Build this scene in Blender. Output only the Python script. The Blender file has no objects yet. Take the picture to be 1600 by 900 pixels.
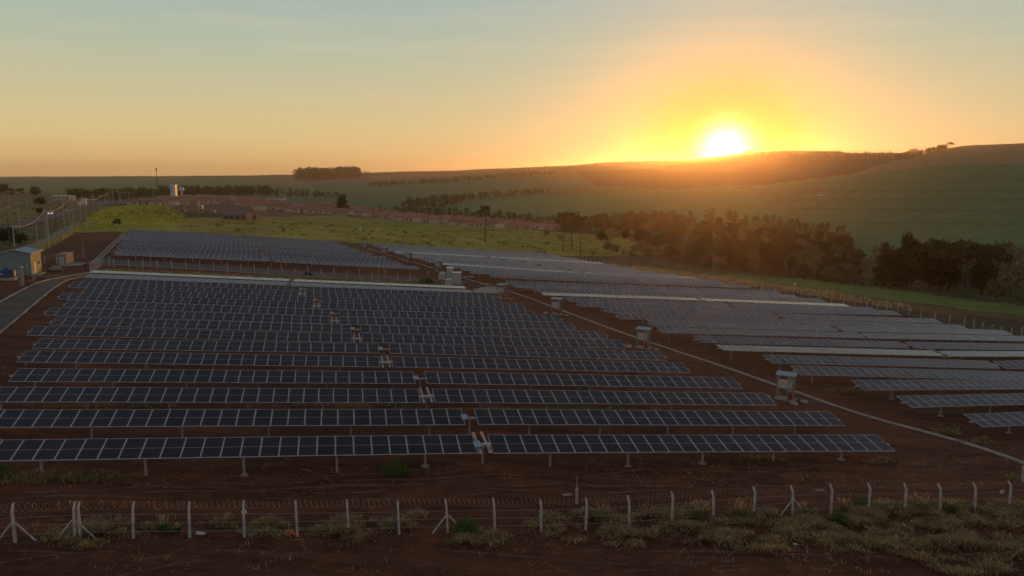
import bpy, bmesh, math, random
import numpy as np
from mathutils import Vector, Matrix

random.seed(7)
RNG = np.random.default_rng(11)
HAZE_DENSITY = 0.85e-4
SC = bpy.context.scene
COL = SC.collection

# ------------------------------------------------------------------ camera
CZ = 20.0                                    # height of the drone above the front row
FPX = 1225.0                                 # focal length in photo pixels (1600 wide)
PITCH = math.atan(177 / FPX)
cam_d = bpy.data.cameras.new('camera'); cam = bpy.data.objects.new('camera', cam_d); COL.objects.link(cam)
cam.location = (0, 0, CZ); cam.rotation_euler = (math.pi / 2 - PITCH, 0, 0)
cam_d.sensor_width = 36; cam_d.lens = 36 * FPX / 1600
cam_d.clip_start = 0.5; cam_d.clip_end = 40000
SC.camera = cam
SC.view_settings.view_transform = 'Standard'; SC.view_settings.look = 'None'
SC.view_settings.exposure = 0.14; SC.view_settings.gamma = 1.0
SC.cycles.use_denoising = True
SC.cycles.max_bounces = 6; SC.cycles.diffuse_bounces = 2; SC.cycles.glossy_bounces = 3
SC.cycles.transparent_max_bounces = 8; SC.cycles.volume_bounces = 0
SC.cycles.sample_clamp_indirect = 3.0

# ------------------------------------------------------------------ sun and sky
SUN_AZ = math.atan((1125 - 800) / FPX / (math.cos(PITCH)))          # to the right of the view direction
SUN_EL = math.radians(1.62)
SUN_DIR = Vector((math.sin(SUN_AZ) * math.cos(SUN_EL), math.cos(SUN_AZ) * math.cos(SUN_EL), math.sin(SUN_EL)))
sl = bpy.data.lights.new('sun', 'SUN'); so = bpy.data.objects.new('sun', sl); COL.objects.link(so)
sl.energy = 2.1; sl.angle = math.radians(0.55); sl.color = (1.0, 0.41, 0.10)
so.rotation_euler = (-SUN_DIR).to_track_quat('-Z', 'Y').to_euler(); so.location = (0, 0, 200)


def lin(c):
    return tuple((v / 255 / 12.92 if v / 255 <= .04045 else ((v / 255 + .055) / 1.055) ** 2.4) for v in c)


world = bpy.data.worlds.new('World'); SC.world = world; world.use_nodes = True
W = world.node_tree; W.nodes.clear()


def wn(t, **k):
    n = W.nodes.new(t)
    for a, b in k.items(): setattr(n, a, b)
    return n


def wl(a, b): W.links.new(a, b)


def wmath(op, a, b=None, clamp=False):
    n = wn('ShaderNodeMath', operation=op); n.use_clamp = clamp
    for i, v in enumerate((a, b)):
        if v is None: continue
        if isinstance(v, (int, float)): n.inputs[i].default_value = v
        else: wl(v, n.inputs[i])
    return n.outputs[0]


def wramp(fac, stops, interp='LINEAR'):
    n = wn('ShaderNodeValToRGB'); n.color_ramp.interpolation = interp
    e = n.color_ramp.elements
    while len(e) > 1: e.remove(e[-1])
    for i, (p, c) in enumerate(stops):
        if i == 0: e[0].position = p; q = e[0]
        else: q = e.new(p)
        q.color = (*c, 1) if len(c) == 3 else c
    wl(fac, n.inputs[0])
    return n.outputs[0]


def wmix(fac, a, b, mode='MIX'):
    n = wn('ShaderNodeMix', data_type='RGBA', blend_type=mode)
    if isinstance(fac, (int, float)): n.inputs[0].default_value = fac
    else: wl(fac, n.inputs[0])
    for i, v in ((6, a), (7, b)):
        if isinstance(v, tuple): n.inputs[i].default_value = (*v[:3], 1)
        else: wl(v, n.inputs[i])
    return n.outputs[2]


tc = wn('ShaderNodeTexCoord'); sep = wn('ShaderNodeSeparateXYZ'); wl(tc.outputs['Generated'], sep.inputs[0])
elev = wmath('MULTIPLY', wmath('ARCSINE', sep.outputs[2]), 180 / math.pi)            # degrees above the horizon
dotn = wn('ShaderNodeVectorMath', operation='DOT_PRODUCT'); wl(tc.outputs['Generated'], dotn.inputs[0]); dotn.inputs[1].default_value = SUN_DIR
theta = wmath('MULTIPLY', wmath('ARCCOSINE', wmath('MINIMUM', dotn.outputs['Value'], 0.9999999)), 180 / math.pi)
ef = wmath('DIVIDE', elev, 90.0, True)
west = wramp(ef, [(0.0, lin((228, 180, 122))), (1.2 / 90, lin((228, 188, 128))), (3 / 90, lin((219, 195, 140))), (5.5 / 90, lin((202, 192, 152))),
                  (8.5 / 90, lin((180, 188, 164))), (12.5 / 90, lin((162, 180, 176))), (20 / 90, lin((134, 140, 146))), (35 / 90, lin((88, 91, 102))),
                  (60 / 90, lin((66, 74, 86))), (1.0, lin((60, 68, 80)))])
east = wramp(ef, [(0.0, lin((180, 164, 156))), (6 / 90, lin((198, 178, 168))), (14 / 90, lin((186, 178, 174))), (30 / 90, lin((140, 142, 148))), (55 / 90, lin((88, 94, 108))), (1.0, lin((50, 64, 82)))])
cosaz = wn('ShaderNodeVectorMath', operation='DOT_PRODUCT'); wl(tc.outputs['Generated'], cosaz.inputs[0]); cosaz.inputs[1].default_value = (math.sin(SUN_AZ), math.cos(SUN_AZ), 0)
ew = wmath('MULTIPLY_ADD', cosaz.outputs['Value'], 0.75); W.nodes[-1].inputs[2].default_value = 0.5; W.nodes[-1].use_clamp = True
base = wmix(ew, east, west)
# thin streaks of high cloud
mp = wn('ShaderNodeMapping'); wl(tc.outputs['Generated'], mp.inputs[0]); mp.inputs['Scale'].default_value = (2.2, 2.2, 34); mp.inputs['Rotation'].default_value = (0, math.radians(-6), 0)
nz = wn('ShaderNodeTexNoise'); nz.inputs['Scale'].default_value = 1.6; nz.inputs['Detail'].default_value = 6; nz.inputs['Roughness'].default_value = .62; wl(mp.outputs[0], nz.inputs[0])
cl = wramp(nz.outputs[0], [(0.50, (0, 0, 0)), (0.78, (1, 1, 1))])
clh = wramp(ef, [(0.0, (0, 0, 0)), (4 / 90, (.4,) * 3), (9 / 90, (1,) * 3), (25 / 90, (.5,) * 3), (1, (0, 0, 0))])
clf = wmath('MULTIPLY', wmath('MULTIPLY', cl, clh), 0.18)
base = wmix(clf, base, lin((240, 214, 178)))
# the glow round the setting sun
tf = wmath('DIVIDE', theta, 60.0, True)
glow_c = wramp(tf, [(0, (.85, .22, .0)), (3 / 60, (.62, .10, .0)), (4.6 / 60, (.58, .24, .05)), (7 / 60, (.58, .42, .19)), (10 / 60, (.55, .48, .27)), (16 / 60, (.58, .51, .32)), (1, lin((222, 172, 118)))])
g1 = wramp(tf, [(0, (1, 1, 1)), (2.6 / 60, (.97,) * 3), (4.2 / 60, (.90,) * 3), (6.0 / 60, (.74,) * 3), (9 / 60, (.48,) * 3), (14 / 60, (.2,) * 3), (22 / 60, (.02,) * 3), (34 / 60, (0, 0, 0))], 'EASE')
gel = wramp(ef, [(0.0, (1, 1, 1)), (3.0 / 90, (1, 1, 1)), (4.2 / 90, (.85,) * 3), (6 / 90, (.66,) * 3), (8 / 90, (.55,) * 3), (12 / 90, (.35,) * 3), (25 / 90, (0, 0, 0))])
sky = wmix(wmath('MULTIPLY', g1, gel), base, glow_c)
core = wmath('MULTIPLY', wmath('POWER', math.e, wmath('MULTIPLY', wmath('POWER', wmath('DIVIDE', theta, 1.34), 2.0), -1.0)), 6.0)
corec = wn('ShaderNodeVectorMath', operation='SCALE'); corec.inputs[0].default_value = (1.0, 0.80, 0.36); wl(core, corec.inputs['Scale'])
halo = wmath('MULTIPLY', wmath('POWER', math.e, wmath('MULTIPLY', wmath('POWER', wmath('DIVIDE', theta, 2.3), 2.0), -1.0)), 0.05)
haloc = wn('ShaderNodeVectorMath', operation='SCALE'); haloc.inputs[0].default_value = (1.0, 0.62, 0.05); wl(halo, haloc.inputs['Scale'])
add = wn('ShaderNodeVectorMath', operation='ADD'); wl(corec.outputs[0], add.inputs[0]); wl(haloc.outputs[0], add.inputs[1])
skyv = wn('ShaderNodeVectorMath', operation='ADD'); wl(sky, skyv.inputs[0]); wl(add.outputs[0], skyv.inputs[1])
nish = wn('ShaderNodeTexSky', sky_type='NISHITA'); nish.sun_disc = False; nish.sun_elevation = SUN_EL; nish.sun_rotation = SUN_AZ
nish.air_density = 1.2; nish.dust_density = 2.0
bg1 = wn('ShaderNodeBackground'); wl(skyv.outputs[0], bg1.inputs[0]); bg1.inputs[1].default_value = 0.94
bg2 = wn('ShaderNodeBackground'); wl(nish.outputs[0], bg2.inputs[0]); bg2.inputs[1].default_value = 0.0015
ads = wn('ShaderNodeAddShader'); wl(bg1.outputs[0], ads.inputs[0]); wl(bg2.outputs[0], ads.inputs[1])
wo = wn('ShaderNodeOutputWorld'); wl(ads.outputs[0], wo.inputs[0])
world.cycles.sampling_method = 'MANUAL'; world.cycles.sample_map_resolution = 2048

# ------------------------------------------------------------------ helpers


def tag(o, label=None, cat=None, group=None, kind=None):
    if label: o['label'] = label
    if cat: o['category'] = cat
    if group: o['group'] = group
    if kind: o['kind'] = kind
    return o


def empty(name, loc, label=None, cat=None, group=None, rz=0.0):
    o = bpy.data.objects.new(name, None); COL.objects.link(o)
    o.location = loc; o.rotation_euler = (0, 0, rz); o.empty_display_size = .3
    return tag(o, label, cat, group)


def link(name, me, parent=None, loc=None):
    o = bpy.data.objects.new(name, me); COL.objects.link(o)
    if parent is not None: o.parent = parent
    if loc is not None: o.location = loc
    return o


def mesh_np(name, V, F, mats=(), mi=None, smooth=False):
    """mesh from a vertex array and an array (or list) of faces"""
    me = bpy.data.meshes.new(name)
    V = np.asarray(V, dtype=np.float32)
    if isinstance(F, np.ndarray):
        n, k = F.shape
        me.vertices.add(len(V)); me.vertices.foreach_set('co', V.ravel())
        me.loops.add(n * k); me.loops.foreach_set('vertex_index', F.astype(np.int32).ravel())
        me.polygons.add(n); me.polygons.foreach_set('loop_start', np.arange(0, n * k, k, dtype=np.int32))
        me.update(calc_edges=True)
    else:
        me.from_pydata([tuple(v) for v in V], [], F)
    for m in mats: me.materials.append(m)
    if mi is not None: me.polygons.foreach_set('material_index', np.asarray(mi, dtype=np.int32))
    if smooth: me.polygons.foreach_set('use_smooth', np.ones(len(me.polygons), dtype=bool))
    me.update()
    return me


class MB:
    """collects boxes, bars, tubes and prisms into one mesh"""

    def __init__(s): s.v = []; s.f = []; s.m = []

    def add(s, V, F, m=0):
        n = len(s.v); s.v += [tuple(p) for p in V]
        for f in F: s.f.append(tuple(i + n for i in f)); s.m.append(m)
        return s

    def box(s, c, d, m=0, rz=0.0, mat=None):
        hx, hy, hz = d[0] / 2, d[1] / 2, d[2] / 2
        P = [Vector((x, y, z)) for x in (-hx, hx) for y in (-hy, hy) for z in (-hz, hz)]
        R = mat if mat is not None else Matrix.Rotation(rz, 3, 'Z')
        P = [R @ p + Vector(c) for p in P]
        return s.add(P, [(0, 1, 3, 2), (4, 6, 7, 5), (0, 4, 5, 1), (2, 3, 7, 6), (0, 2, 6, 4), (1, 5, 7, 3)], m)

    def prism(s, poly, z0, z1, m=0):
        n = len(poly)
        V = [(x, y, z0) for x, y in poly] + [(x, y, z1) for x, y in poly]
        F = [tuple(range(n))[::-1], tuple(range(n, 2 * n))] + [(i, (i + 1) % n, n + (i + 1) % n, n + i) for i in range(n)]
        return s.add(V, F, m)

    def tube(s, pts, r, n=6, m=0, cap=True):
        pts = [Vector(p) for p in pts]
        rs = r if isinstance(r, (list, tuple)) else [r] * len(pts)
        V = []; F = []
        up = Vector((0, 0, 1)); prev = None
        for i, p in enumerate(pts):
            t = (pts[min(i + 1, len(pts) - 1)] - pts[max(i - 1, 0)]).normalized()
            a = prev if prev is not None else (up if abs(t.z) < .9 else Vector((1, 0, 0)))
            a = (a - t * a.dot(t)).normalized(); b = t.cross(a); prev = a
            for k in range(n):
                an = 2 * math.pi * k / n
                V.append(p + (a * math.cos(an) + b * math.sin(an)) * rs[i])
        for i in range(len(pts) - 1):
            for k in range(n):
                F.append((i * n + k, i * n + (k + 1) % n, (i + 1) * n + (k + 1) % n, (i + 1) * n + k))
        if cap: F.append(tuple(range(n))[::-1]); F.append(tuple(range((len(pts) - 1) * n, len(pts) * n)))
        return s.add(V, F, m)

    def mesh(s, name, mats, smooth=False):
        if not isinstance(mats, (list, tuple)): mats = [mats]
        me = bpy.data.meshes.new(name); me.from_pydata(s.v, [], s.f)
        for m in mats: me.materials.append(m)
        me.polygons.foreach_set('material_index', np.asarray(s.m, dtype=np.int32))
        if smooth: me.polygons.foreach_set('use_smooth', np.ones(len(me.polygons), dtype=bool))
        me.update(); return me

    def build(s, name, mats, parent=None, loc=None, smooth=False):
        return link(name, s.mesh(name, mats, smooth), parent, loc)


# ------------------------------------------------------------------ materials
M = {}


def material(name, col, rough=.8, metal=0.0, var=0.0, vscale=3.0, bump=0.0, bscale=20.0, dark=None, island=None, objrand=None, spec=.5, coords='Object', trans=0.0):
    m = bpy.data.materials.new(name); m.use_nodes = True; N = m.node_tree; L = N.links
    b = N.nodes['Principled BSDF']
    b.inputs['Roughness'].default_value = rough; b.inputs['Metallic'].default_value = metal
    b.inputs['Specular IOR Level'].default_value = spec
    b.inputs['Base Color'].default_value = (*col, 1)
    out = None
    tcn = N.nodes.new('ShaderNodeTexCoord')
    if var > 0:
        n = N.nodes.new('ShaderNodeTexNoise'); n.inputs['Scale'].default_value = vscale; n.inputs['Detail'].default_value = 6
        L.new(tcn.outputs[coords], n.inputs[0])
        r = N.nodes.new('ShaderNodeValToRGB'); L.new(n.outputs[0], r.inputs[0])
        dk = dark or tuple(c * (1 - var) for c in col)
        lt = tuple(min(1, c * (1 + var * .6)) for c in col)
        r.color_ramp.elements[0].position = .33; r.color_ramp.elements[0].color = (*dk, 1)
        r.color_ramp.elements[1].position = .68; r.color_ramp.elements[1].color = (*lt, 1)
        out = r.outputs[0]
    for amt, node, sock in ((island, 'ShaderNodeNewGeometry', 'Random Per Island'), (objrand, 'ShaderNodeObjectInfo', 'Random')):
        if amt:
            g = N.nodes.new(node)
            mr = N.nodes.new('ShaderNodeMapRange'); mr.inputs[3].default_value = 1 - amt; mr.inputs[4].default_value = 1 + amt
            L.new(g.outputs[sock], mr.inputs[0])
            vm = N.nodes.new('ShaderNodeVectorMath'); vm.operation = 'SCALE'
            if out is None: vm.inputs[0].default_value = col
            else: L.new(out, vm.inputs[0])
            L.new(mr.outputs[0], vm.inputs['Scale']); out = vm.outputs[0]
    if out is not None: L.new(out, b.inputs['Base Color'])
    if bump > 0:
        n = N.nodes.new('ShaderNodeTexNoise'); n.inputs['Scale'].default_value = bscale; n.inputs['Detail'].default_value = 5
        L.new(tcn.outputs[coords], n.inputs[0])
        bp = N.nodes.new('ShaderNodeBump'); bp.inputs['Strength'].default_value = bump; bp.inputs['Distance'].default_value = .05
        L.new(n.outputs[0], bp.inputs['Height']); L.new(bp.outputs[0], b.inputs['Normal'])
    if trans > 0:
        tr = N.nodes.new('ShaderNodeBsdfTranslucent'); mx = N.nodes.new('ShaderNodeMixShader'); mx.inputs[0].default_value = trans
        if out is not None: L.new(out, tr.inputs[0])
        else: tr.inputs[0].default_value = (*col, 1)
        L.new(b.outputs[0], mx.inputs[1]); L.new(tr.outputs[0], mx.inputs[2])
        L.new(mx.outputs[0], N.nodes['Material Output'].inputs[0])
    M[name] = m
    return m


material('frame_metal', (.50, .51, .54), .5, var=.15, vscale=2)
material('galvanised_steel', (.34, .35, .36), .5, metal=.3, var=.2, vscale=4)
material('white_paint', (.50, .51, .52), .5, var=.12, vscale=6)
material('concrete', (.34, .32, .29), .9, var=.25, vscale=5, bump=.4)
material('pale_concrete', (.38, .345, .30), .9, var=.3, vscale=1.5, bump=.4)
material('pole_concrete', (.42, .41, .39), .9, var=.35, vscale=2)
material('glint_wire', (.40, .26, .17), .55, metal=.35)  # orange glint of low sun painted into the coil's base colour
material('red_paint', (.26, .035, .025), .5, var=.2, vscale=4)
material('blue_roof', (.30, .42, .52), .45, var=.12, vscale=3)
material('cabinet_grey', (.33, .38, .39), .5, var=.12, vscale=3)
material('dark_steel', (.05, .05, .055), .6)
material('tank_blue', (.02, .055, .15), .45, var=.2, vscale=2)
material('green_wall', (.15, .24, .23), .85, var=.18, vscale=1.2)
material('sun_tinted_wall', (.44, .37, .17), .85, var=.18, vscale=1.2)  # warm sunlight on the shed's right face, put into the wall colour
material('door_white', (.55, .52, .45), .6)
material('block_wall', (.26, .235, .19), .9, var=.25, vscale=3, bump=.3)
material('brick_wall', (.21, .135, .10), .9, var=.25, vscale=3)
material('roof_tile', (.36, .165, .11), .85, var=.25, vscale=.6, objrand=.22)
material('roof_fibre', (.22, .17, .15), .85, var=.25, vscale=.6)
material('house_wall', (.45, .38, .31), .85, var=.12, vscale=.5, objrand=.25)
material('window_dark', (.02, .02, .025), .2)
material('wood', (.16, .10, .06), .85, var=.3, vscale=4)
material('bark', (.065, .045, .032), .9, var=.3, vscale=2)
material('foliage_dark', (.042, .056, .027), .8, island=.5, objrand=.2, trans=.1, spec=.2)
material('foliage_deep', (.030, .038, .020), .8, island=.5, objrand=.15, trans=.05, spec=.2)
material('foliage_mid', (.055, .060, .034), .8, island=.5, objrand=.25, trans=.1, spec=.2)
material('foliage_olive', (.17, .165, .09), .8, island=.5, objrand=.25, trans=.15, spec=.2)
material('foliage_green', (.10, .18, .045), .8, island=.45, trans=.35, spec=.2)
material('grass_dry', (.50, .38, .21), .85, island=.7, trans=.4, spec=.2)
material('grass_green', (.20, .20, .085), .85, island=.5, trans=.4, spec=.2)
material('grass_lime', (.40, .46, .07), .85, island=.4, trans=.4, spec=.2)
material('seed_head', (.60, .42, .26), .8, island=.4, trans=.6, spec=.2)
material('asphalt', (.075, .075, .075), .85, var=.25, vscale=.5)
material('road_gravel', (.088, .086, .078), .95, var=.25, vscale=.8, bump=.5, bscale=6)
material('orange_plastic', (.55, .14, .05), .5)
material('skin', (.30, .17, .11), .6)
material('work_shirt', (.36, .20, .16), .8)
material('work_trousers', (.22, .20, .19), .8)
material('navy_cloth', (.03, .035, .05), .8)
material('helmet_white', (.7, .7, .68), .35)
material('cable', (.36, .30, .22), .6)
material('clod', (.15, .075, .05), .95, island=.5)
material('rubble', (.24, .20, .16), .95, var=.3, vscale=3)

# photovoltaic glass: very dark cells under glass, a faint grid of cells, a slight tint of its own per module
m = bpy.data.materials.new('solar_glass'); m.use_nodes = True; N = m.node_tree; L = N.links; b = N.nodes['Principled BSDF']
b.inputs['Roughness'].default_value = .13; b.inputs['IOR'].default_value = 1.49
tcn = N.nodes.new('ShaderNodeTexCoord'); sx = N.nodes.new('ShaderNodeSeparateXYZ'); L.new(tcn.outputs['Object'], sx.inputs[0])


def mnode(op, a, b_=None):
    n = N.nodes.new('ShaderNodeMath'); n.operation = op
    for i, v in enumerate((a, b_)):
        if v is None: continue
        if isinstance(v, (int, float)): n.inputs[i].default_value = v
        else: L.new(v, n.inputs[i])
    return n.outputs[0]


gx = mnode('GREATER_THAN', mnode('ABSOLUTE', mnode('SUBTRACT', mnode('FRACT', mnode('MULTIPLY', sx.outputs[0], 1 / .181)), .5)), .475)
gy = mnode('GREATER_THAN', mnode('ABSOLUTE', mnode('SUBTRACT', mnode('FRACT', mnode('MULTIPLY', sx.outputs[1], 1 / .0925)), .5)), .46)
grid = mnode('MAXIMUM', gx, gy)
oi = N.nodes.new('ShaderNodeObjectInfo'); cr = N.nodes.new('ShaderNodeValToRGB'); L.new(oi.outputs['Random'], cr.inputs[0])
e = cr.color_ramp.elements; e[0].color = (.006, .007, .011, 1); e[1].position = 1; e[1].color = (.011, .012, .017, 1)
q = e.new(.82); q.color = (.010, .011, .015, 1); q = e.new(.92); q.color = (.006, .011, .030, 1); q = e.new(.55); q.color = (.012, .011, .012, 1)
mx = N.nodes.new('ShaderNodeMix'); mx.data_type = 'RGBA'; L.new(grid, mx.inputs[0]); L.new(cr.outputs[0], mx.inputs[6]); mx.inputs[7].default_value = (.028, .030, .036, 1)
L.new(mx.outputs[2], b.inputs['Base Color'])
rr = N.nodes.new('ShaderNodeMapRange'); L.new(oi.outputs['Random'], rr.inputs[0]); rr.inputs[3].default_value = .10; rr.inputs[4].default_value = .2
L.new(rr.outputs[0], b.inputs['Roughness'])
dn = N.nodes.new('ShaderNodeTexNoise'); dn.inputs['Scale'].default_value = 1.7; dn.inputs['Detail'].default_value = 6
gw = N.nodes.new('ShaderNodeNewGeometry'); L.new(gw.outputs['Position'], dn.inputs[0])
dr_ = N.nodes.new('ShaderNodeMapRange'); L.new(dn.outputs[0], dr_.inputs[0]); dr_.inputs[1].default_value = .42; dr_.inputs[2].default_value = .75; dr_.inputs[4].default_value = .22
dm = N.nodes.new('ShaderNodeMix'); dm.data_type = 'RGBA'; L.new(dr_.outputs[0], dm.inputs[0]); L.new(mx.outputs[2], dm.inputs[6]); dm.inputs[7].default_value = (.075, .062, .055, 1); L.new(dm.outputs[2], b.inputs['Base Color'])
M['solar_glass'] = m
# ------------------------------------------------------------------ the lie of the land
CP, SP = math.cos(PITCH), math.sin(PITCH)
AL = math.radians(12.9)                      # heading of the tracker rows
ROW_PITCH = 6.26; ROW0 = 50.05; HUB = 1.3
UX, UY = math.cos(AL), math.sin(AL)          # along a row
HX, HY = -math.sin(AL), math.cos(AL)         # from row to row


def ray(x, y):
    a = (x - 800) / FPX; b = (450 - y) / FPX
    return np.array([a, CP + b * SP, -SP + b * CP])


def on_row(k, x, y):
    r = ray(x, y); return r * ((ROW0 + (k - 1) * ROW_PITCH) / (r[0] * HX + r[1] * HY))


# survey points: row number, then a point of that row's axis
LEFT = {1: ((-45, 707), (742.5, 695.5), (765.5, 695.5), (1391, 694)), 2: ((-50, 656.5), (723.5, 653.5), (743.5, 653.5), (1311.5, 656)),
        3: ((-25, 618.5), (655.5, 620.5), (677, 620.5), (1203, 625.5)), 4: ((32.5, 588), (647.5, 592), (665, 592), (1154, 600)),
        5: ((23, 558), (593, 567), (612, 567), (1072.5, 576)), 6: ((65, 538.5), (592, 546), (608, 546.5), (1036.5, 558)),
        7: ((55, 518.5), (550, 530), (565.5, 530.5), (971, 539)), 8: ((90, 503), (549, 515), (563, 515.5), (945.5, 525)),
        9: ((78, 488), (515, 502), (530, 502.5), (894, 511)), 10: ((110, 476), (516.5, 490), (530, 490.5), (876.5, 499)),
        11: ((100, 463.5), (488, 478.5), (501, 479), (832.5, 488.5)), 12: ((127, 455.3), (490, 469.3), (503, 469.8), (818, 479.5)),
        13: ((117, 446), (466.5, 459.5), (478, 460), (782, 470.5)), 14: ((137, 439.5), (469, 452.5), (479, 453), (771, 463)),
        15: ((129, 431.5), (447, 444), (457, 444.4), (739, 457)), 16: ((144.5, 425), (452, 438.5), (459, 438.8), (730, 450))}
RIGHT = {2: ((1520, 659), (1790, 664), (1802, 664), (1960, 668)), 3: ((1405, 629.5), (1740, 635), (1750, 635), (1940, 640)),
         4: ((1335, 603.5), (1650, 611), (1660, 611), (1900, 617)), 5: ((1246, 580), (1628, 590), (1638, 590), (1860, 596)),
         6: ((1199, 562), (1552.5, 571), (1561, 571.3), (1800, 578)), 7: ((1127, 544.5), (1465.6, 553.3), (1475, 553.6), (1740, 561)),
         8: ((1093, 531), (1412.5, 540), (1421.5, 540.3), (1680, 547)), 9: ((1036, 516.8), (1344, 525), (1352, 525.3), (1620, 532)),
         10: ((1010, 505.7), (1303, 514.5), (1311, 514.8), (1578, 523.3)), 11: ((961, 495), (1243.5, 504), (1251, 504.3), (1508, 512.5)),
         12: ((940, 485.3), (1212, 494), (1219, 494.2), (1465, 503)), 13: ((900, 476.3), (1161.5, 484.8), (1168.5, 485), (1405, 493)),
         14: ((884, 468.5), (1135, 476.7), (1141, 477), (1370, 485.5)), 15: ((847, 460), (1090, 468.3), (1096.5, 468.5), (1321, 477.5)),
         16: ((834, 454), (1067, 461.7), (1074, 462), (1290, 470.8)), 17: ((802, 447.5), (1031, 456), (1037, 456.2), (1246, 464)),
         18: ((791, 442), (1011, 449.5), (1017, 449.8), (1220, 458.3))}
ctl = []                                      # (q = X/Y, log Y, e = z/Y) of ground survey points, heights relative to the camera


def ctl_add(p): ctl.append((p[0] / p[1], math.log(p[1]), p[2] / p[1]))


for tb in (LEFT, RIGHT):
    for k, row in tb.items():
        for i in (0, 1, 3):
            x, y = row[i]
            if -60 < x < 1650:
                p = on_row(k, x, y); p[2] -= HUB; ctl_add(p)
for k, x, y in ((22, 180, 397), (22, 430, 408), (22, 640, 419), (28, 195, 375.5), (28, 400, 384), (28, 575, 397), (35, 204, 361), (35, 380, 369.5), (35, 530, 379.5), (20, 760, 431), (20, 972, 441), (20, 1166, 449), (27, 700, 404), (27, 900, 419), (27, 1040, 428), (35, 590, 383), (35, 857, 397.5), (35, 725, 391)):
    p = on_row(k, x, y); p[2] -= HUB; ctl_add(p)
for X, Y in ((-24, 30), (0, 30), (28, 30), (-40, 45), (48, 45), (60, 60), (-24, 36), (16, 45), (38, 50), (-62, 85), (60, 85), (80, 100)):
    ctl_add((X, Y, -16.69 - HUB - .0628 * X - .0309 * Y))
FAR = {-500: ((150, 430), (250, 372), (400, 335), (700, 310), (1200, 297), (1800, 292), (2600, 287), (4000, 279), (6000, 277.5), (9000, 275.5)),
       0: ((150, 413), (200, 388), (280, 353), (350, 338), (500, 322), (800, 309), (1200, 300), (1800, 295), (2600, 287), (4000, 278.5), (6000, 277.5), (9000, 275)),
       200: ((290, 352), (400, 336), (600, 323), (900, 313), (1300, 304), (1800, 297), (2600, 288), (4000, 277.5), (6000, 276), (9000, 275.5)),
       400: ((320, 358), (400, 346), (600, 329), (900, 317), (1300, 307), (1800, 298), (2600, 287), (3800, 275), (6000, 276.5), (9000, 276)),
       600: ((330, 372), (400, 363), (550, 348), (750, 337), (1000, 325), (1400, 312), (1900, 298), (2600, 284), (3300, 271.5), (5000, 273), (9000, 276)),
       800: ((330, 384), (400, 374), (550, 360), (700, 352), (1000, 337), (1500, 313), (2000, 292), (2600, 275), (3100, 264), (5000, 270), (9000, 276)),
       1000: ((270, 409), (330, 398), (400, 390), (500, 382), (650, 371), (900, 352), (1400, 319), (2000, 285), (2600, 262), (3000, 253.5), (5000, 262), (9000, 274)),
       1200: ((200, 441), (270, 426), (400, 407), (520, 394), (700, 376), (1000, 346), (1500, 305), (2200, 268), (2900, 238), (3200, 237), (5000, 252), (9000, 272)),
       1300: ((180, 461), (230, 447), (300, 434), (400, 421), (600, 392), (900, 352), (1300, 312), (1800, 282), (2300, 262), (2900, 237), (3200, 239), (5000, 254)),
       1400: ((150, 490), (180, 473), (230, 457), (270, 448), (350, 432), (500, 406), (700, 376), (900, 346), (1200, 305), (1500, 270), (1750, 257), (2100, 262), (2900, 240), (3200, 241), (5000, 254), (9000, 272)),
       1450: ((1000, 318), (1300, 272), (1500, 249), (1650, 238.5), (2000, 254), (2900, 241.5), (3200, 242)),
       1480: ((1500, 236), (1600, 232.3), (2000, 249)), 1540: ((1500, 228.6), (2000, 243)), 1100: ((2600, 253), (3200, 248), (4000, 255)), 1150: ((2600, 250), (3250, 242.5), (4000, 250)), 1178: ((2900, 238), (3200, 237), (4000, 246)), 905: ((2600, 266), (3400, 258.5)), 930: ((3400, 254.8),),
       1500: ((150, 503), (200, 473), (270, 452), (350, 434), (500, 405), (700, 372), (1000, 308), (1300, 255), (1500, 230.5), (2000, 245), (5000, 252), (9000, 272)),
       1600: ((130, 522), (150, 504), (200, 475), (270, 454), (350, 435), (500, 404), (700, 363), (900, 317), (1150, 264), (1500, 224.5), (2000, 238), (5000, 250), (9000, 272)),
       2000: ((110, 560), (200, 486), (270, 462), (350, 440), (500, 404), (700, 352), (1000, 288), (1500, 219), (2000, 234), (5000, 250), (9000, 272))}
for x, row in FAR.items():
    for d, y in row:
        r = ray(x, y); ctl_add(r * d)
C = np.array(ctl); CQ = np.c_[C[:, 0] * 2.6, C[:, 1]]


def tps(r2): return 0.5 * r2 * np.log(r2 + 1e-12)


n = len(C); D2 = ((CQ[:, None] - CQ[None]) ** 2).sum(-1)
A = np.zeros((n + 3, n + 3)); A[:n, :n] = tps(D2) + np.eye(n) * 2e-3; A[:n, n] = 1; A[:n, n + 1:] = CQ; A[n:, :n] = A[:n, n:].T
TW = np.linalg.solve(A, np.r_[C[:, 2], 0, 0, 0])
AZMAX = math.radians(41)


def _z(az, R):
    Y = R * np.cos(az); Q = np.c_[np.tan(az) * 2.6, np.log(Y)]
    out = np.empty(len(Q))
    for i in range(0, len(Q), 20000):
        q = Q[i:i + 20000]; d2 = ((q[:, None, 0] - CQ[None, :, 0]) ** 2 + (q[:, None, 1] - CQ[None, :, 1]) ** 2)
        out[i:i + 20000] = tps(d2) @ TW[:n] + TW[n] + q @ TW[n + 1:]
    return out * Y + CZ


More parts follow.
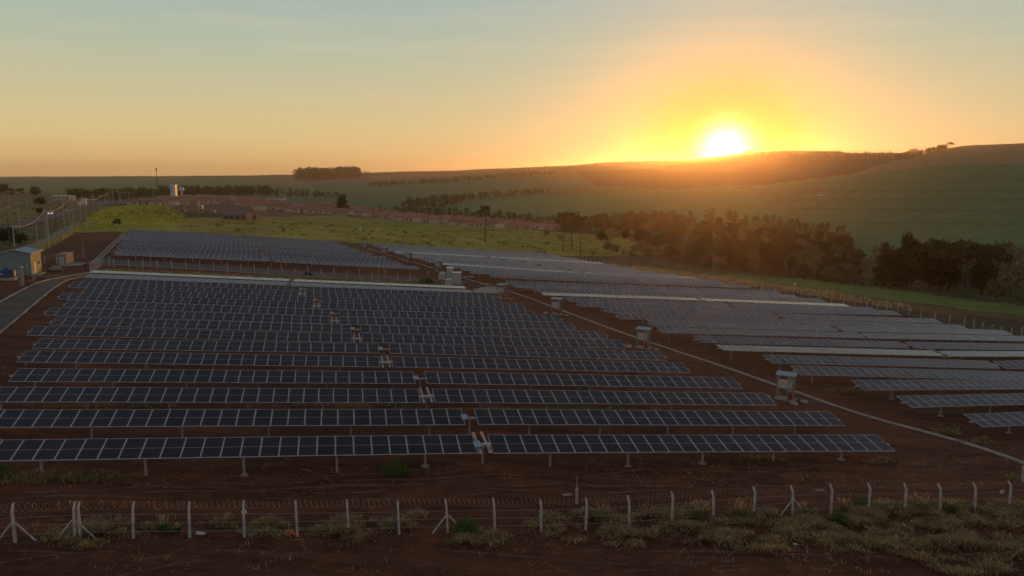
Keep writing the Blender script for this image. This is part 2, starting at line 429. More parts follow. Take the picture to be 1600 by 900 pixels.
def zt(X, Y):
    """ground height at plan positions"""
    X = np.atleast_1d(np.asarray(X, float)); Y = np.atleast_1d(np.asarray(Y, float))
    R = np.hypot(X, Y); az = np.arctan2(X, Y); Rc = np.clip(R, 31, 9800); ac = np.clip(az, -AZMAX, AZMAX)
    z = _z(ac, Rc)
    o = np.abs(az) > AZMAX
    if o.any():
        t = (np.abs(az[o]) - AZMAX) / (math.pi - AZMAX); t = np.clip(t * 1.0, 0, 1); t = t * t * (3 - 2 * t) * .5
        z2 = _z(-ac[o], Rc[o]); z[o] = z[o] * (1 - t) + z2 * t
    c = np.clip(R / 31, 0, 1); z0 = CZ - 18.9
    return z0 * (1 - c) + z * c


def zg(x, y): return float(zt([x], [y])[0])


TS = np.exp(np.linspace(math.log(30), math.log(9500), 900))


def at(x, y, dmin=30.0):
    """the point of the ground seen at a place of the photograph"""
    r = ray(x, y); T = TS[TS >= dmin]
    z = zt(r[0] * T, r[1] * T); zr = r[2] * T + CZ
    below = np.nonzero(zr <= z)[0]
    if len(below) == 0: i = len(T) - 1
    else: i = below[0]
    if i == 0: t = T[0]
    else:
        f0 = zr[i - 1] - z[i - 1]; f1 = zr[i] - z[i]; w = f0 / (f0 - f1) if f0 != f1 else 0
        t = T[i - 1] + (T[i] - T[i - 1]) * min(max(w, 0), 1)
    p = r * t
    return Vector((p[0], p[1], zg(p[0], p[1])))


def at_depth(x, d):
    """ground point in the direction of column x at axial depth d"""
    a = (x - 800) / FPX; X, Y = a * d * 1.0, d
    for _ in range(4):
        z = zg(X, Y) - CZ; dd = Y * CP - z * SP; Y += d - dd; X = a * d
    return Vector((X, Y, zg(X, Y)))


def px(P):
    """photo position of points (n,3)"""
    P = np.asarray(P, float); d = P[:, 1] * CP - (P[:, 2] - CZ) * SP; v = P[:, 1] * SP + (P[:, 2] - CZ) * CP
    d = np.where(np.abs(d) < 1e-3, 1e-3, d)
    return 800 + FPX * P[:, 0] / d, 450 - FPX * v / d, d


def ppx(p, h_px):
    """metres that span h_px photo pixels at point p"""
    return h_px * (p.y * CP - (p.z - CZ) * SP) / FPX


def inpoly(x, y, poly):
    ins = np.zeros(len(x), bool); n_ = len(poly)
    for i in range(n_):
        x0, y0 = poly[i]; x1, y1 = poly[(i + 1) % n_]
        c = (y0 > y) != (y1 > y)
        if y1 != y0: ins ^= c & (x < (x1 - x0) * (y - y0) / (y1 - y0) + x0)
    return ins


# ground sheet: rings round the place, fine where the photograph looks
az_f = np.radians(np.arange(-40, 40.01, 0.15)); az_b = np.radians(np.arange(43, 320, 4.0))
AZ = np.r_[az_f, az_b]; RR = np.r_[4, 12, 20, 26, np.exp(np.linspace(math.log(29), math.log(9600), 520))]
na, nr = len(AZ), len(RR)
gx_, gy_ = np.sin(AZ)[None] * RR[:, None], np.cos(AZ)[None] * RR[:, None]
azw = np.arctan2(gx_, gy_)
gz_ = zt(gx_.ravel(), gy_.ravel()).reshape(nr, na)


def vnoise(X, Y, sc, seed=0):
    """smooth value noise for plan positions"""
    x = X / sc; y = Y / sc; xi = np.floor(x).astype(int); yi = np.floor(y).astype(int); fx = x - xi; fy = y - yi
    fx = fx * fx * (3 - 2 * fx); fy = fy * fy * (3 - 2 * fy)
    def h(a, b_):
        v = np.sin(a * 127.1 + b_ * 311.7 + seed * 74.7) * 43758.5453
        return v - np.floor(v)
    return (h(xi, yi) * (1 - fx) + h(xi + 1, yi) * fx) * (1 - fy) + (h(xi, yi + 1) * (1 - fx) + h(xi + 1, yi + 1) * fx) * fy


dd_ = np.hypot(gx_, gy_); gz_ = gz_ + np.clip((dd_ - 2300) / 600, 0, 1) * (vnoise(gx_, gy_, 190, 5) + .5 * vnoise(gx_, gy_, 70, 6) - .75) * 7
GV = np.c_[gx_.ravel(), gy_.ravel(), gz_.ravel()]
GV = np.r_[GV, [[0, 0, CZ - 18.9]]]
idx = np.arange(nr * na).reshape(nr, na); nx = np.roll(idx, -1, axis=1)
GF = np.stack([idx[:-1], idx[1:], nx[1:], nx[:-1]], -1).reshape(-1, 4)
cidx = len(GV) - 1
ground_me = bpy.data.meshes.new('ground')
ground_me.vertices.add(len(GV)); ground_me.vertices.foreach_set('co', GV.astype(np.float32).ravel())
tri = np.stack([idx[0], nx[0], np.full(na, cidx)], -1)
nq = len(GF)
ground_me.loops.add(nq * 4 + na * 3); ground_me.loops.foreach_set('vertex_index', np.r_[GF.ravel(), tri.ravel()].astype(np.int32))
ground_me.polygons.add(nq + na); ground_me.polygons.foreach_set('loop_start', np.r_[np.arange(0, nq * 4, 4), nq * 4 + np.arange(0, na * 3, 3)].astype(np.int32))
ground_me.update(calc_edges=True)
ground_me.polygons.foreach_set('use_smooth', np.ones(nq + na, bool))

# land cover: what grows or lies where
gpx, gpy, gd = px(GV)
gpx = np.where(gd > 5, gpx, -5000)
wob = (vnoise(GV[:, 0], GV[:, 1], 14, 1) - .5)
wpx = gpx + wob * 10; wpy = gpy + (vnoise(GV[:, 0], GV[:, 1], 9, 2) - .5) * 3
SOIL = (.125, .050, .028)
LAND = np.tile(np.array(SOIL), (len(GV), 1)); NOI = np.full(len(GV), .62)     # colour, patchiness
DIST = np.hypot(GV[:, 0], GV[:, 1])
LAND[DIST > 420] = (.045, .060, .022)


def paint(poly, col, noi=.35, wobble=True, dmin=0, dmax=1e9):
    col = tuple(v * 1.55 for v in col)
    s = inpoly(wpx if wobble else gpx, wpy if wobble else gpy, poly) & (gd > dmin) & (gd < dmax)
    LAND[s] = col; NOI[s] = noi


paint([(-900, 240), (2600, 200), (2600, 436), (1600, 425), (1300, 400), (1040, 370), (860, 355), (600, 345), (300, 325), (0, 300), (-900, 300)], (.070, .115, .052), .25, dmin=300)
# far fields and hills
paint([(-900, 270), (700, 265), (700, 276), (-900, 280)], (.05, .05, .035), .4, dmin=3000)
paint([(-900, 279), (460, 277), (560, 283), (400, 296), (250, 293), (-900, 297)], (.070, .120, .058), .2, dmin=1500)
paint([(400, 282), (560, 277), (640, 272), (720, 271), (720, 281), (560, 286), (440, 289)], (.15, .105, .07), .3, dmin=1200)
paint([(430, 290), (560, 285), (860, 275), (1040, 290), (860, 305), (640, 308), (450, 300)], (.070, .120, .060), .3, dmin=1000)
paint([(560, 296), (700, 288), (860, 288), (860, 305), (690, 330), (620, 320)], (.068, .125, .058), .3, dmin=900)
paint([(715, 322), (860, 306), (1000, 300), (1100, 290), (1200, 300), (1300, 330), (1330, 365), (1100, 350), (900, 338), (740, 332)], (.070, .150, .055), .25, dmin=500)
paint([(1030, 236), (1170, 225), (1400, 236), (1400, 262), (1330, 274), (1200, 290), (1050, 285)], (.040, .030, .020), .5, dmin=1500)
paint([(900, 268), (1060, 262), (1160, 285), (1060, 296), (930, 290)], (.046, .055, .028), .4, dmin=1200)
paint([(1180, 290), (1335, 272), (1400, 262), (1620, 250), (2600, 250), (2600, 420), (1600, 400), (1300, 372), (1200, 330)], (.085, .130, .050), .35, dmin=450)
paint([(1325, 274), (1400, 249), (1480, 230), (1620, 222), (2600, 218), (2600, 256), (1620, 255), (1470, 259), (1400, 266)], (.17, .13, .065), .4, dmin=700)
for x0, y0, x1, y1, w in ((1240, 300, 1700, 296, 1.3), (1200, 313, 1700, 312, 1.2), (1230, 326, 1700, 331, 1.5), (1290, 347, 1700, 352, 1.2), (1250, 287, 1700, 277, 1.0)):
    paint([(x0, y0 - w), (x1, y1 - w), (x1, y1 + w), (x0, y0 + w)], (.065, .095, .040), .2, wobble=False, dmin=450)
# town ground
paint([(200, 318), (300, 306), (520, 318), (700, 348), (870, 352), (870, 364), (700, 356), (520, 345), (380, 336), (280, 330)], (.135, .065, .042), .4, dmin=400)
# meadow and rough pasture round the plant
paint([(268, 340), (390, 340), (520, 336), (640, 345), (860, 362), (980, 370), (1045, 380), (1050, 402), (1010, 413), (900, 403), (700, 392), (560, 380), (400, 370), (262, 364)], (.175, .160, .030), .8, dmin=180)
paint([(400, 358), (640, 352), (860, 374), (960, 392), (900, 403), (700, 392), (560, 380), (400, 372)], (.190, .185, .030), .7, dmin=180)
paint([(120, 362), (128, 346), (165, 324), (250, 317), (288, 335), (272, 366), (200, 362)], (.185, .205, .032), .9, dmin=180)
paint([(150, 333), (250, 328), (288, 338), (272, 345), (150, 342)], (.07, .085, .025), .6, dmin=180)
paint([(170, 362), (560, 382), (900, 403), (905, 409), (560, 386), (170, 366)], (.055, .045, .022), .5, dmin=200)
# roadside, left
paint([(-900, 300), (120, 300), (200, 318), (165, 326), (126, 352), (60, 384), (0, 412), (-900, 520)], (.085, .080, .034), .7, dmin=140)
paint([(0, 320), (60, 330), (60, 345), (0, 350), (-300, 352), (-300, 318)], (.12, .11, .035), .6, dmin=140)
paint([(20, 396), (60, 378), (125, 352), (132, 354), (90, 376), (60, 393), (30, 404)], (.17, .135, .04), .5, dmin=100)
# right-hand fields beyond the fence
paint([(870, 400), (1050, 398), (1300, 420), (1620, 450), (2600, 480), (2600, 640), (1620, 530), (1280, 469), (1000, 428)], (.056, .046, .022), .7, dmin=110)
paint([(960, 408), (1150, 424), (1400, 442), (1620, 470), (1620, 476), (1350, 452), (1100, 432), (960, 413)], (.048, .052, .020), .6, dmin=110)
paint([(1100, 425), (1250, 436), (1420, 455), (1640, 484), (2400, 540), (2400, 556), (1640, 498), (1400, 470), (1250, 449), (1100, 432)], (.085, .120, .026), .5, dmin=110)
paint([(1060, 436), (1200, 446), (1400, 472), (1640, 500), (1640, 506), (1400, 480), (1200, 456), (1060, 440)], (.10, .060, .025), .5, dmin=110)
paint([(900, 409), (1000, 418), (1130, 432), (1300, 455), (1300, 461), (1130, 438), (1000, 424), (900, 414)], (.22, .13, .045), .5, dmin=110)
# verge between the mid fence and the sixteenth row
paint([(150, 418), (300, 424), (640, 438), (690, 440), (690, 450), (600, 447), (300, 432), (150, 426)], (.085, .070, .028), .8, dmax=200)
for q0 in ((60, 741, 190, 9), (330, 640, 60, 4), (1180, 655, 60, 4), (1480, 645, 60, 5), (1330, 608, 70, 3), (560, 625, 160, 4), (120, 610, 200, 4), (420, 590, 180, 3), (860, 638, 180, 4)):
    x0, y0, w, h_ = q0
    paint([(x0 - w, y0), (x0, y0 - h_), (x0 + w, y0), (x0, y0 + h_)], (.085, .065, .028), .8, dmax=120)
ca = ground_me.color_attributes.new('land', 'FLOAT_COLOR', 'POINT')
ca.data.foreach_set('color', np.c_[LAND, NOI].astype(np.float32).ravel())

m = bpy.data.materials.new('earth'); m.use_nodes = True; N = m.node_tree; L = N.links; b = N.nodes['Principled BSDF']
b.inputs['Roughness'].default_value = .95; b.inputs['Specular IOR Level'].default_value = .15
at_n = N.nodes.new('ShaderNodeAttribute'); at_n.attribute_name = 'land'
geo = N.nodes.new('ShaderNodeNewGeometry')


def noise_n(scale, detail=6, rough=.6, stretch=None, rz=0):
    n_ = N.nodes.new('ShaderNodeTexNoise'); n_.inputs['Scale'].default_value = scale; n_.inputs['Detail'].default_value = detail; n_.inputs['Roughness'].default_value = rough
    if stretch:
        mp_ = N.nodes.new('ShaderNodeMapping'); mp_.inputs['Scale'].default_value = stretch; mp_.inputs['Rotation'].default_value = (0, 0, rz)
        L.new(geo.outputs['Position'], mp_.inputs[0]); L.new(mp_.outputs[0], n_.inputs[0])
    else: L.new(geo.outputs['Position'], n_.inputs[0])
    return n_.outputs[0]


n1 = noise_n(1.1, 9, .7); n2 = noise_n(.045, 5, .6); n3 = noise_n(.55, 6, .6, (.22, 1.6, 1), -AL); n4 = noise_n(5.0, 5, .65)
s = mnode('ADD', mnode('ADD', mnode('MULTIPLY', n1, .35), mnode('MULTIPLY', n2, .3)), mnode('MULTIPLY', n3, .35))
mr = N.nodes.new('ShaderNodeMapRange'); L.new(s, mr.inputs[0]); mr.inputs[1].default_value = .36; mr.inputs[2].default_value = .64; mr.inputs[3].default_value = -1; mr.inputs[4].default_value = 1
k_ = mnode('ADD', mnode('MULTIPLY', mnode('MULTIPLY', mr.outputs[0], at_n.outputs['Alpha']), 1.1), 1.0)
k_ = mnode('MAXIMUM', k_, .3)
sc_ = N.nodes.new('ShaderNodeVectorMath'); sc_.operation = 'SCALE'; L.new(at_n.outputs['Color'], sc_.inputs[0]); L.new(k_, sc_.inputs['Scale'])
L.new(sc_.outputs[0], b.inputs['Base Color'])
bp = N.nodes.new('ShaderNodeBump'); bp.inputs['Strength'].default_value = 1.0; bp.inputs['Distance'].default_value = .22
hgt = mnode('ADD', mnode('ADD', mnode('MULTIPLY', n1, .8), mnode('MULTIPLY', n3, .7)), mnode('MULTIPLY', n4, .16))
L.new(hgt, bp.inputs['Height']); L.new(bp.outputs[0], b.inputs['Normal'])
M['earth'] = m
ground_me.materials.append(m)
ground = link('ground', ground_me); tag(ground, 'dark red soil with pasture, fields and hills rising to the horizon', 'ground', kind='structure')
# ------------------------------------------------------------------ solar trackers
MW, ML, MT, MP = 1.134, 2.278, .035, 1.150    # module width, length, thickness, pitch along the row
FW = .036
mb = MB()
mb.box((-(MW - FW) / 2, 0, 0), (FW, ML, MT)); mb.box(((MW - FW) / 2, 0, 0), (FW, ML, MT))
mb.box((0, (ML - FW) / 2, 0), (MW - 2 * FW, FW, MT)); mb.box((0, -(ML - FW) / 2, 0), (MW - 2 * FW, FW, MT))
mb.box((0, 0, .009), (MW - 2 * FW, .022, .012))
iw, il = MW / 2 - FW, ML / 2 - FW
for s_, t_ in ((-1, 0), (1, 0)):
    y0, y1 = (-il, -.011) if s_ < 0 else (.011, il)
    mb.add([(-iw, y0, .010), (iw, y0, .010), (iw, y1, .010), (-iw, y1, .010)], [(0, 1, 2, 3)], 1)
    mb.add([(-iw, y0, -.004), (-iw, y1, -.004), (iw, y1, -.004), (iw, y0, -.004)], [(0, 1, 2, 3)], 0)
PANEL = mb.mesh('solar_panel', [M['frame_metal'], M['solar_glass']])
mb = MB(); mb.box((0, 0, -.62), (.15, .10, 1.24)); mb.box((0, 0, -.02), (.20, .26, .16)); mb.box((0, 0, -1.24), (.42, .42, .10), 1)
POST = mb.mesh('post', [M['galvanised_steel'], M['pale_concrete']])
POSTS = {}


def post_mesh(h):
    k = round(h * 5) / 5
    if k not in POSTS:
        b_ = MB(); b_.box((0, 0, -k / 2 - .03), (.15, .10, k - .06)); b_.box((0, 0, -.03), (.20, .26, .14)); b_.box((0, 0, -k), (.44, .40, .12), 1)
        POSTS[k] = b_.mesh('post', [M['galvanised_steel'], M['pale_concrete']])
    return POSTS[k]


# the drive that stands in the gap between the two halves of a row
mb = MB(); mb.tube([(-.26, 0, 0), (.26, 0, 0)], .11, 12); mb.box((0, -.16, -.02), (.16, .22, .16)); mb.tube([(.1, -.14, -.02), (.1, -.42, -.02)], .06, 8, 1); DRIVE = mb.mesh('slew_drive', [M['galvanised_steel'], M['red_paint']])
mb = MB(); mb.box((0, 0, 0), (.46, .72, .03), 0); mb.add([(-.20, -.33, .017), (.20, -.33, .017), (.20, .33, .017), (-.20, .33, .017)], [(0, 1, 2, 3)], 1)
CTRL = mb.mesh('controller_panel', [M['frame_metal'], M['blue_roof']])
mb = MB()
for sg_ in (-1, 1):
    for dx_ in (-.05, .05): mb.tube([(sg_ * .28 + dx_, 2.1, .30), (sg_ * .30 + dx_, .1, .04), (sg_ * .33 + dx_, -.95, -.12)], .032, 6)
    mb.box((sg_ * .33, -1.0, -.16), (.20, .16, .12))
mb.box((0, 0, .10), (1.15, .13, .10))
RODS = mb.mesh('link_rods', M['white_paint'])
mb = MB(); mb.tube([(0, 0, 0), (0, .28, 0)], .07, 8); mb.box((0, .3, 0), (.2, .1, .2)); ENDCAP = mb.mesh('tube_cap', M['white_paint'])
ORD = ['zeroth', 'first', 'second', 'third', 'fourth', 'fifth', 'sixth', 'seventh', 'eighth', 'ninth', 'tenth', 'eleventh', 'twelfth', 'thirteenth', 'fourteenth', 'fifteenth', 'sixteenth', 'seventeenth', 'eighteenth']


def plan_on_row(k, x, y):
    """plan point where row k meets the column through (x, y)"""
    p = on_row(k, x, y); return np.array([p[0], p[1]])


def frame_of(p0, p1, tilt):
    u = (p1 - p0).normalized(); h_ = Vector((0, 0, 1)).cross(u).normalized(); nrm = u.cross(h_)
    v = h_ * math.cos(tilt) + nrm * math.sin(tilt); w = u.cross(v)
    return u, v, w


N_PANELS = 0


def tracker(name, k, ends, tilt_deg, label, group, near=True, stagger=0.0):
    """one row: panels in two halves on a torque tube over driven posts, the drive in the gap"""
    global N_PANELS
    P = []
    for (X, Y) in ends: P.append(Vector((X, Y, zg(X, Y) + HUB)))
    base = (P[0] + P[-1]) / 2; base.z = zg(base.x, base.y)
    root = empty(name, base, label, 'solar tracker', group)
    tilt = math.radians(tilt_deg)
    halves = [(P[0], P[1], -1), (P[2], P[3], 1)] if len(P) == 4 else [(P[0], P[1], 0)]
    for (a, c, side) in halves:
        u, v, w = frame_of(a, c, tilt)
        Ln = (c - a).length; cnt = max(1, int(round(Ln / MP))); step = Ln / cnt
        if abs(step - MP) > .0: step = MP
        if side == -1: org = c - u * (cnt * step)
        else: org = a
        rot = Matrix((u, v, w)).transposed()
        for i in range(cnt):
            o = bpy.data.objects.new('solar_panel', PANEL); COL.objects.link(o); o.parent = root
            dt = random.gauss(0, .28); r2 = rot @ Matrix.Rotation(math.radians(dt), 3, 'X')
            c_ = org + u * ((i + .5) * step) + w * .12 - base
            o.matrix_local = Matrix.Translation(c_) @ r2.to_4x4()
            N_PANELS += 1
        tb = MB(); s0 = org - base - u * .30; s1 = org + u * (cnt * step) - base + u * .30
        if side == -1: s1 = halves[1][0] - base
        tb.tube([s0, s1], .065, 8)
        tb.build('torque_tube', M['white_paint'] if near else M['galvanised_steel'], root)
        npost = max(2, int(round(Ln / (5 * MP)))); off = (Ln - (npost - 1) * 5 * MP) / 2
        for j in range(npost):
            q_ = org + u * min(max(off + j * 5 * MP, .4), Ln - .4)
            hh = q_.z - zg(q_.x, q_.y) + .05
            o = bpy.data.objects.new('post', post_mesh(hh)); COL.objects.link(o); o.parent = root; o.location = q_ - base; o.rotation_euler = (0, 0, AL)
    if len(P) == 4:
        gm = (P[1] + P[2]) / 2
        o = link('slew_drive', DRIVE, root, gm - base); o.rotation_euler = (0, 0, AL)
        hh = gm.z - zg(gm.x, gm.y) + .05
        o = link('post', post_mesh(hh), root, gm - base); o.rotation_euler = (0, 0, AL)
        if k % 2 == 0 or k == 1: o = link('controller_panel', CTRL, root, gm - base + Vector((-.36, -.18, .16))); o.rotation_euler = (math.radians(12), 0, AL)
        if near and (k % 2 or k == 1) and k > 0:
            o = link('link_rods', RODS, root, gm - base); o.rotation_euler = (math.radians(-2), 0, AL)
    return root


for k, row in LEFT.items():
    ends = [plan_on_row(k, *p) for p in row]
    tl = {15: 6.5, 16: 2.6}.get(k, 13.4) + (0 if k in (15, 16) else random.gauss(0, .35))
    if k == 1: lab = 'front solar tracker row of the left block, nearest the razor-wire fence'
    elif k == 16: lab = 'last, almost flat and pale solar tracker row at the back of the left block'
    elif k == 15: lab = 'pale grey solar tracker row just before the flat white one in left block'
    else: lab = ORD[k] + ' dark solar tracker row from the front fence in the left block'
    tracker('solar_tracker', k, ends, tl, lab, 'solar tracker rows of the left block', True)
for k, row in RIGHT.items():
    ends = [plan_on_row(k, *p) for p in row]
    tl = {7: 6.4, 15: 4.8, 9: 10.5, 10: 10.8, 5: 13.2, 6: 13.0, 17: 11.0, 8: 12.8}.get(k, 12.4)
    if k == 2: lab = 'short-looking front solar tracker row of the right block, at the photo edge'
    elif k == 7: lab = 'bright white solar tracker row among grey ones, sixth from the front, right block'
    elif k == 15: lab = 'bright narrow solar tracker row beside a kiosk, fourth before the lane, right block'
    else: lab = ORD[k - 1] + ' solar tracker row from the front in the block right of the concrete channel'
    tracker('solar_tracker', k, ends, tl, lab, 'solar tracker rows of the right block', True)


def polyline(pts): return [np.array(at(*p)[:2]) for p in pts]


def row_hit(k, pl):
    """where row k's line crosses a plan polyline (extrapolated at its ends)"""
    off = ROW0 + (k - 1) * ROW_PITCH; H_ = np.array([HX, HY]); d = [p @ H_ - off for p in pl]
    for i in range(len(pl) - 1):
        if d[i] * d[i + 1] <= 0 or (i == 0 and abs(d[0]) < abs(d[1]) and d[0] > 0 and d[1] > d[0]) or i == len(pl) - 2:
            t = d[i] / (d[i] - d[i + 1]) if d[i] != d[i + 1] else 0
            if i == len(pl) - 2 or 0 <= t <= 1 or i == 0: return pl[i] + (pl[i + 1] - pl[i]) * t


def hubline(pts):
    """plan polyline through panel-height points: (row, x, y)"""
    return [plan_on_row(*p) for p in pts]


def at_hub(x, y):
    r = ray(x, y); T = TS; z = zt(r[0] * T, r[1] * T) + HUB; i = np.nonzero(r[2] * T + CZ <= z)[0][0]
    return np.array([r[0] * T[i], r[1] * T[i]])


RL_L = [at_hub(*p) for p in ((179, 398), (190, 379), (203, 361.5))]
RL_R = [at_hub(*p) for p in ((647, 420), (622, 411.5), (602, 405), (583, 400), (567, 395), (552, 390), (540, 386), (527, 380))]
RL_G = [at_hub(*p) for p in ((422, 408.5), (406, 394), (390, 383), (371, 370))]
RR_L = [at_hub(*p) for p in ((760, 431), (729, 424), (701, 417), (678, 411), (657, 405.5), (637, 400), (619, 395.5), (602, 390), (588, 384))]
RR_R = [at_hub(*p) for p in ((1166, 449.5), (1105, 439), (1049, 430), (984, 419.5), (940, 412), (891, 404), (858, 398.5))]
RR_G = [at_hub(*p) for p in ((972, 441), (920, 430), (878, 421), (760, 402))]


def row_end(k, pl, dx):
    return row_hit(k, pl) + np.array([UX, UY]) * dx


REAR_TILT = {22: 10.5, 23: 12, 24: 13.5, 25: 13.5, 26: 12.2, 27: 13.5}
for k in range(22, 36):
    sg = -.6 if k % 2 else .6
    g = row_hit(k, RL_G) + np.array([UX, UY]) * (sg * .5)
    ends = [row_end(k, RL_L, sg), g - np.array([UX, UY]) * .65, g + np.array([UX, UY]) * .65, row_end(k, RL_R, sg)]
    lab = (('front solar tracker row' if k == 22 else 'rearmost solar tracker row' if k == 35 else ORD[k - 21] + ' solar tracker row') + ' of the far left block beyond the lane')
    tracker('solar_tracker', k, ends, REAR_TILT.get(k, 12.4) + random.gauss(0, .3), lab, 'solar tracker rows of the far left block', k < 24)
RT = {20: 12, 21: 11.4, 24: 5.0, 27: 8.5, 30: 4.6, 22: 10.5}
for k in range(20, 36):
    sg = -.6 if k % 2 else .6
    g = row_hit(k, RR_G) + np.array([UX, UY]) * (sg * .5)
    ends = [row_end(k, RR_L, sg), g - np.array([UX, UY]) * .65, g + np.array([UX, UY]) * .65, row_end(k, RR_R, sg)]
    lab = ('pale, flatter ' if k in (24, 30) else '') + (('front solar tracker row' if k == 20 else 'rearmost solar tracker row' if k == 35 else ORD[k - 19] + ' solar tracker row') + ' of the far right block beyond the lane')
    tracker('solar_tracker', k, ends, RT.get(k, 10.8) + random.gauss(0, .5), lab, 'solar tracker rows of the far right block', False)
print('panels', N_PANELS)
# ------------------------------------------------------------------ roads, channels and kerbs


def resample(pts, step):
    pts = [np.array(p[:2], float) for p in pts]; out = [pts[0]]
    for a, b_ in zip(pts[:-1], pts[1:]):
        n_ = max(1, int(np.hypot(*(b_ - a)) / step))
        for i in range(1, n_ + 1): out.append(a + (b_ - a) * i / n_)
    return np.array(out)


def smooth_line(pts, it=2):
    p = np.array(pts, float)
    for _ in range(it):
        q = [p[0]]
        for a, b_ in zip(p[:-1], p[1:]): q += [a * .75 + b_ * .25, a * .25 + b_ * .75]
        q.append(p[-1]); p = np.array(q)
    return p


def ribbon(name, pts, width, top, mats, label=None, cat=None, kind=None, step=2.0, parent=None, group=None):
    """a strip with real thickness laid over the ground along a plan line"""
    p = resample(smooth_line(pts), step); t = np.gradient(p, axis=0); t /= np.linalg.norm(t, axis=1)[:, None]; nrm = np.c_[-t[:, 1], t[:, 0]]
    offs = (-width / 2, width / 2); n_ = len(p); V = []
    zc = zt(p[:, 0], p[:, 1])
    for o_, dz in ((offs[0], -.15), (offs[0], top), (offs[1], top), (offs[1], -.15)):
        q_ = p + nrm * o_; z = zt(q_[:, 0], q_[:, 1]); V.append(np.c_[q_, z + dz])
    V = np.stack(V, 1).reshape(-1, 3); F = []
    for i in range(n_ - 1):
        for j in range(3): F.append((i * 4 + j, i * 4 + j + 1, i * 4 + 5 + j, i * 4 + 4 + j))
    F += [(0, 3, 2, 1), ((n_ - 1) * 4, (n_ - 1) * 4 + 1, (n_ - 1) * 4 + 2, (n_ - 1) * 4 + 3)]
    me = mesh_np(name, V, F, [mats]); o = link(name, me, parent)
    return tag(o, label, cat, group, kind)


def sheet(name, ea, eb, dz, mats, label, kind='structure', step=3.0, nl=6):
    """a road surface between two edge lines"""
    ea = smooth_line([at(*p)[:2] for p in ea], 1); eb = smooth_line([at(*p)[:2] for p in eb], 1)
    n_ = max(8, int(np.linalg.norm(np.diff(ea, axis=0), axis=1).sum() / step))
    def rs(e):
        L_ = np.r_[0, np.cumsum(np.linalg.norm(np.diff(e, axis=0), axis=1))]; s_ = np.linspace(0, L_[-1], n_); return np.c_[np.interp(s_, L_, e[:, 0]), np.interp(s_, L_, e[:, 1])]
    a, b_ = rs(ea), rs(eb); G = np.stack([a + (b_ - a) * t for t in np.linspace(0, 1, nl)], 1)
    z = zt(G[..., 0].ravel(), G[..., 1].ravel()) + dz
    V = np.c_[G.reshape(-1, 2), z]; id_ = np.arange(n_ * nl).reshape(n_, nl)
    F = np.stack([id_[:-1, :-1], id_[1:, :-1], id_[1:, 1:], id_[:-1, 1:]], -1).reshape(-1, 4)
    o = link(name, mesh_np(name, V, F, [mats], smooth=True)); tag(o, label, kind=kind); return o


P2 = lambda pts: [np.array(at(*p)[:2]) for p in pts]
ch_pts = P2(((568, 387), (640, 407.5), (690, 424), (745, 441), (800, 456), (880, 486.5), (1000, 530.5), (1100, 563), (1215, 603), (1340, 648), (1500, 688), (1600, 724), (1700, 765)))
ribbon('concrete_channel', ch_pts, .50, .10, M['pale_concrete'], 'long straight pale concrete cable channel between the two panel blocks', 'cable channel')
sheet('access_road', ((-120, 538), (0, 474), (60, 442), (96, 434), (130, 429), (160, 424)), ((-120, 625), (0, 519), (50, 478), (98, 439), (122, 433.5), (150, 431)), .07, M['road_gravel'], 'grey gravel access road curving past the green shed')
ribbon('kerb', P2(((-60, 506), (0, 473), (60, 441), (96, 433.3), (130, 428.3), (156, 424))), .32, .16, M['pale_concrete'], 'sunlit concrete kerb on the shed side of the access road', 'kerb', group='kerbs of the access road')
ribbon('kerb', P2(((-60, 572), (0, 520), (50, 479), (98, 439.5), (122, 434), (150, 431.5))), .22, .12, M['pale_concrete'], 'concrete kerb on the panel side of the access road', 'kerb', group='kerbs of the access road')
sheet('lane', ((150, 405), (172, 406), (330, 415), (480, 424), (640, 433), (745, 441)), ((150, 412), (172, 413), (330, 422.5), (480, 431.5), (640, 441), (700, 445.5)), .06, M['road_gravel'], 'narrow gravel lane between front and rear panel blocks')
sheet('concrete_apron', ((738, 454), (757, 447.5), (775, 450)), ((742, 459), (762, 459), (783, 459)), .08, M['concrete'], 'grey concrete apron where lane meets the channel', step=1.5)
ribbon('gutter', P2(((172, 413.6), (330, 423), (480, 432), (640, 441.6))), .28, .12, M['concrete'], 'thin concrete gutter along the near edge of the lane', 'gutter')
ribbon('drain_channel', P2(((192.5, 364.5), (170, 386), (150, 405), (142, 412.5))), .35, .12, M['pale_concrete'], 'outer concrete drain kerb beside the far left block', 'drain channel', group='drain kerbs beside the far left block')
ribbon('drain_channel', P2(((196.5, 364.5), (176, 386), (157, 404), (148, 411.5))), .35, .12, M['pale_concrete'], 'inner concrete drain kerb beside the far left block', 'drain channel', group='drain kerbs beside the far left block')
sheet('highway', ((-120, 384), (0, 355.5), (25, 349), (50, 343.5), (75, 337), (100, 330), (113, 325.6), (135, 320), (170, 315.6), (238, 312.6), (253, 306)), ((-120, 400), (0, 366.5), (25, 359), (50, 352.5), (75, 346), (100, 338), (113, 331.6), (135, 324), (170, 319), (244, 317), (262, 307)), .25, M['asphalt'], 'grey highway running away at the left', step=5)
sheet('side_path', ((-60, 422), (0, 402), (50, 383), (90, 364), (116, 350)), ((-60, 430), (6, 405), (55, 386), (94, 367), (120, 352)), .10, M['road_gravel'], 'pale path along the roadside fence', step=3)

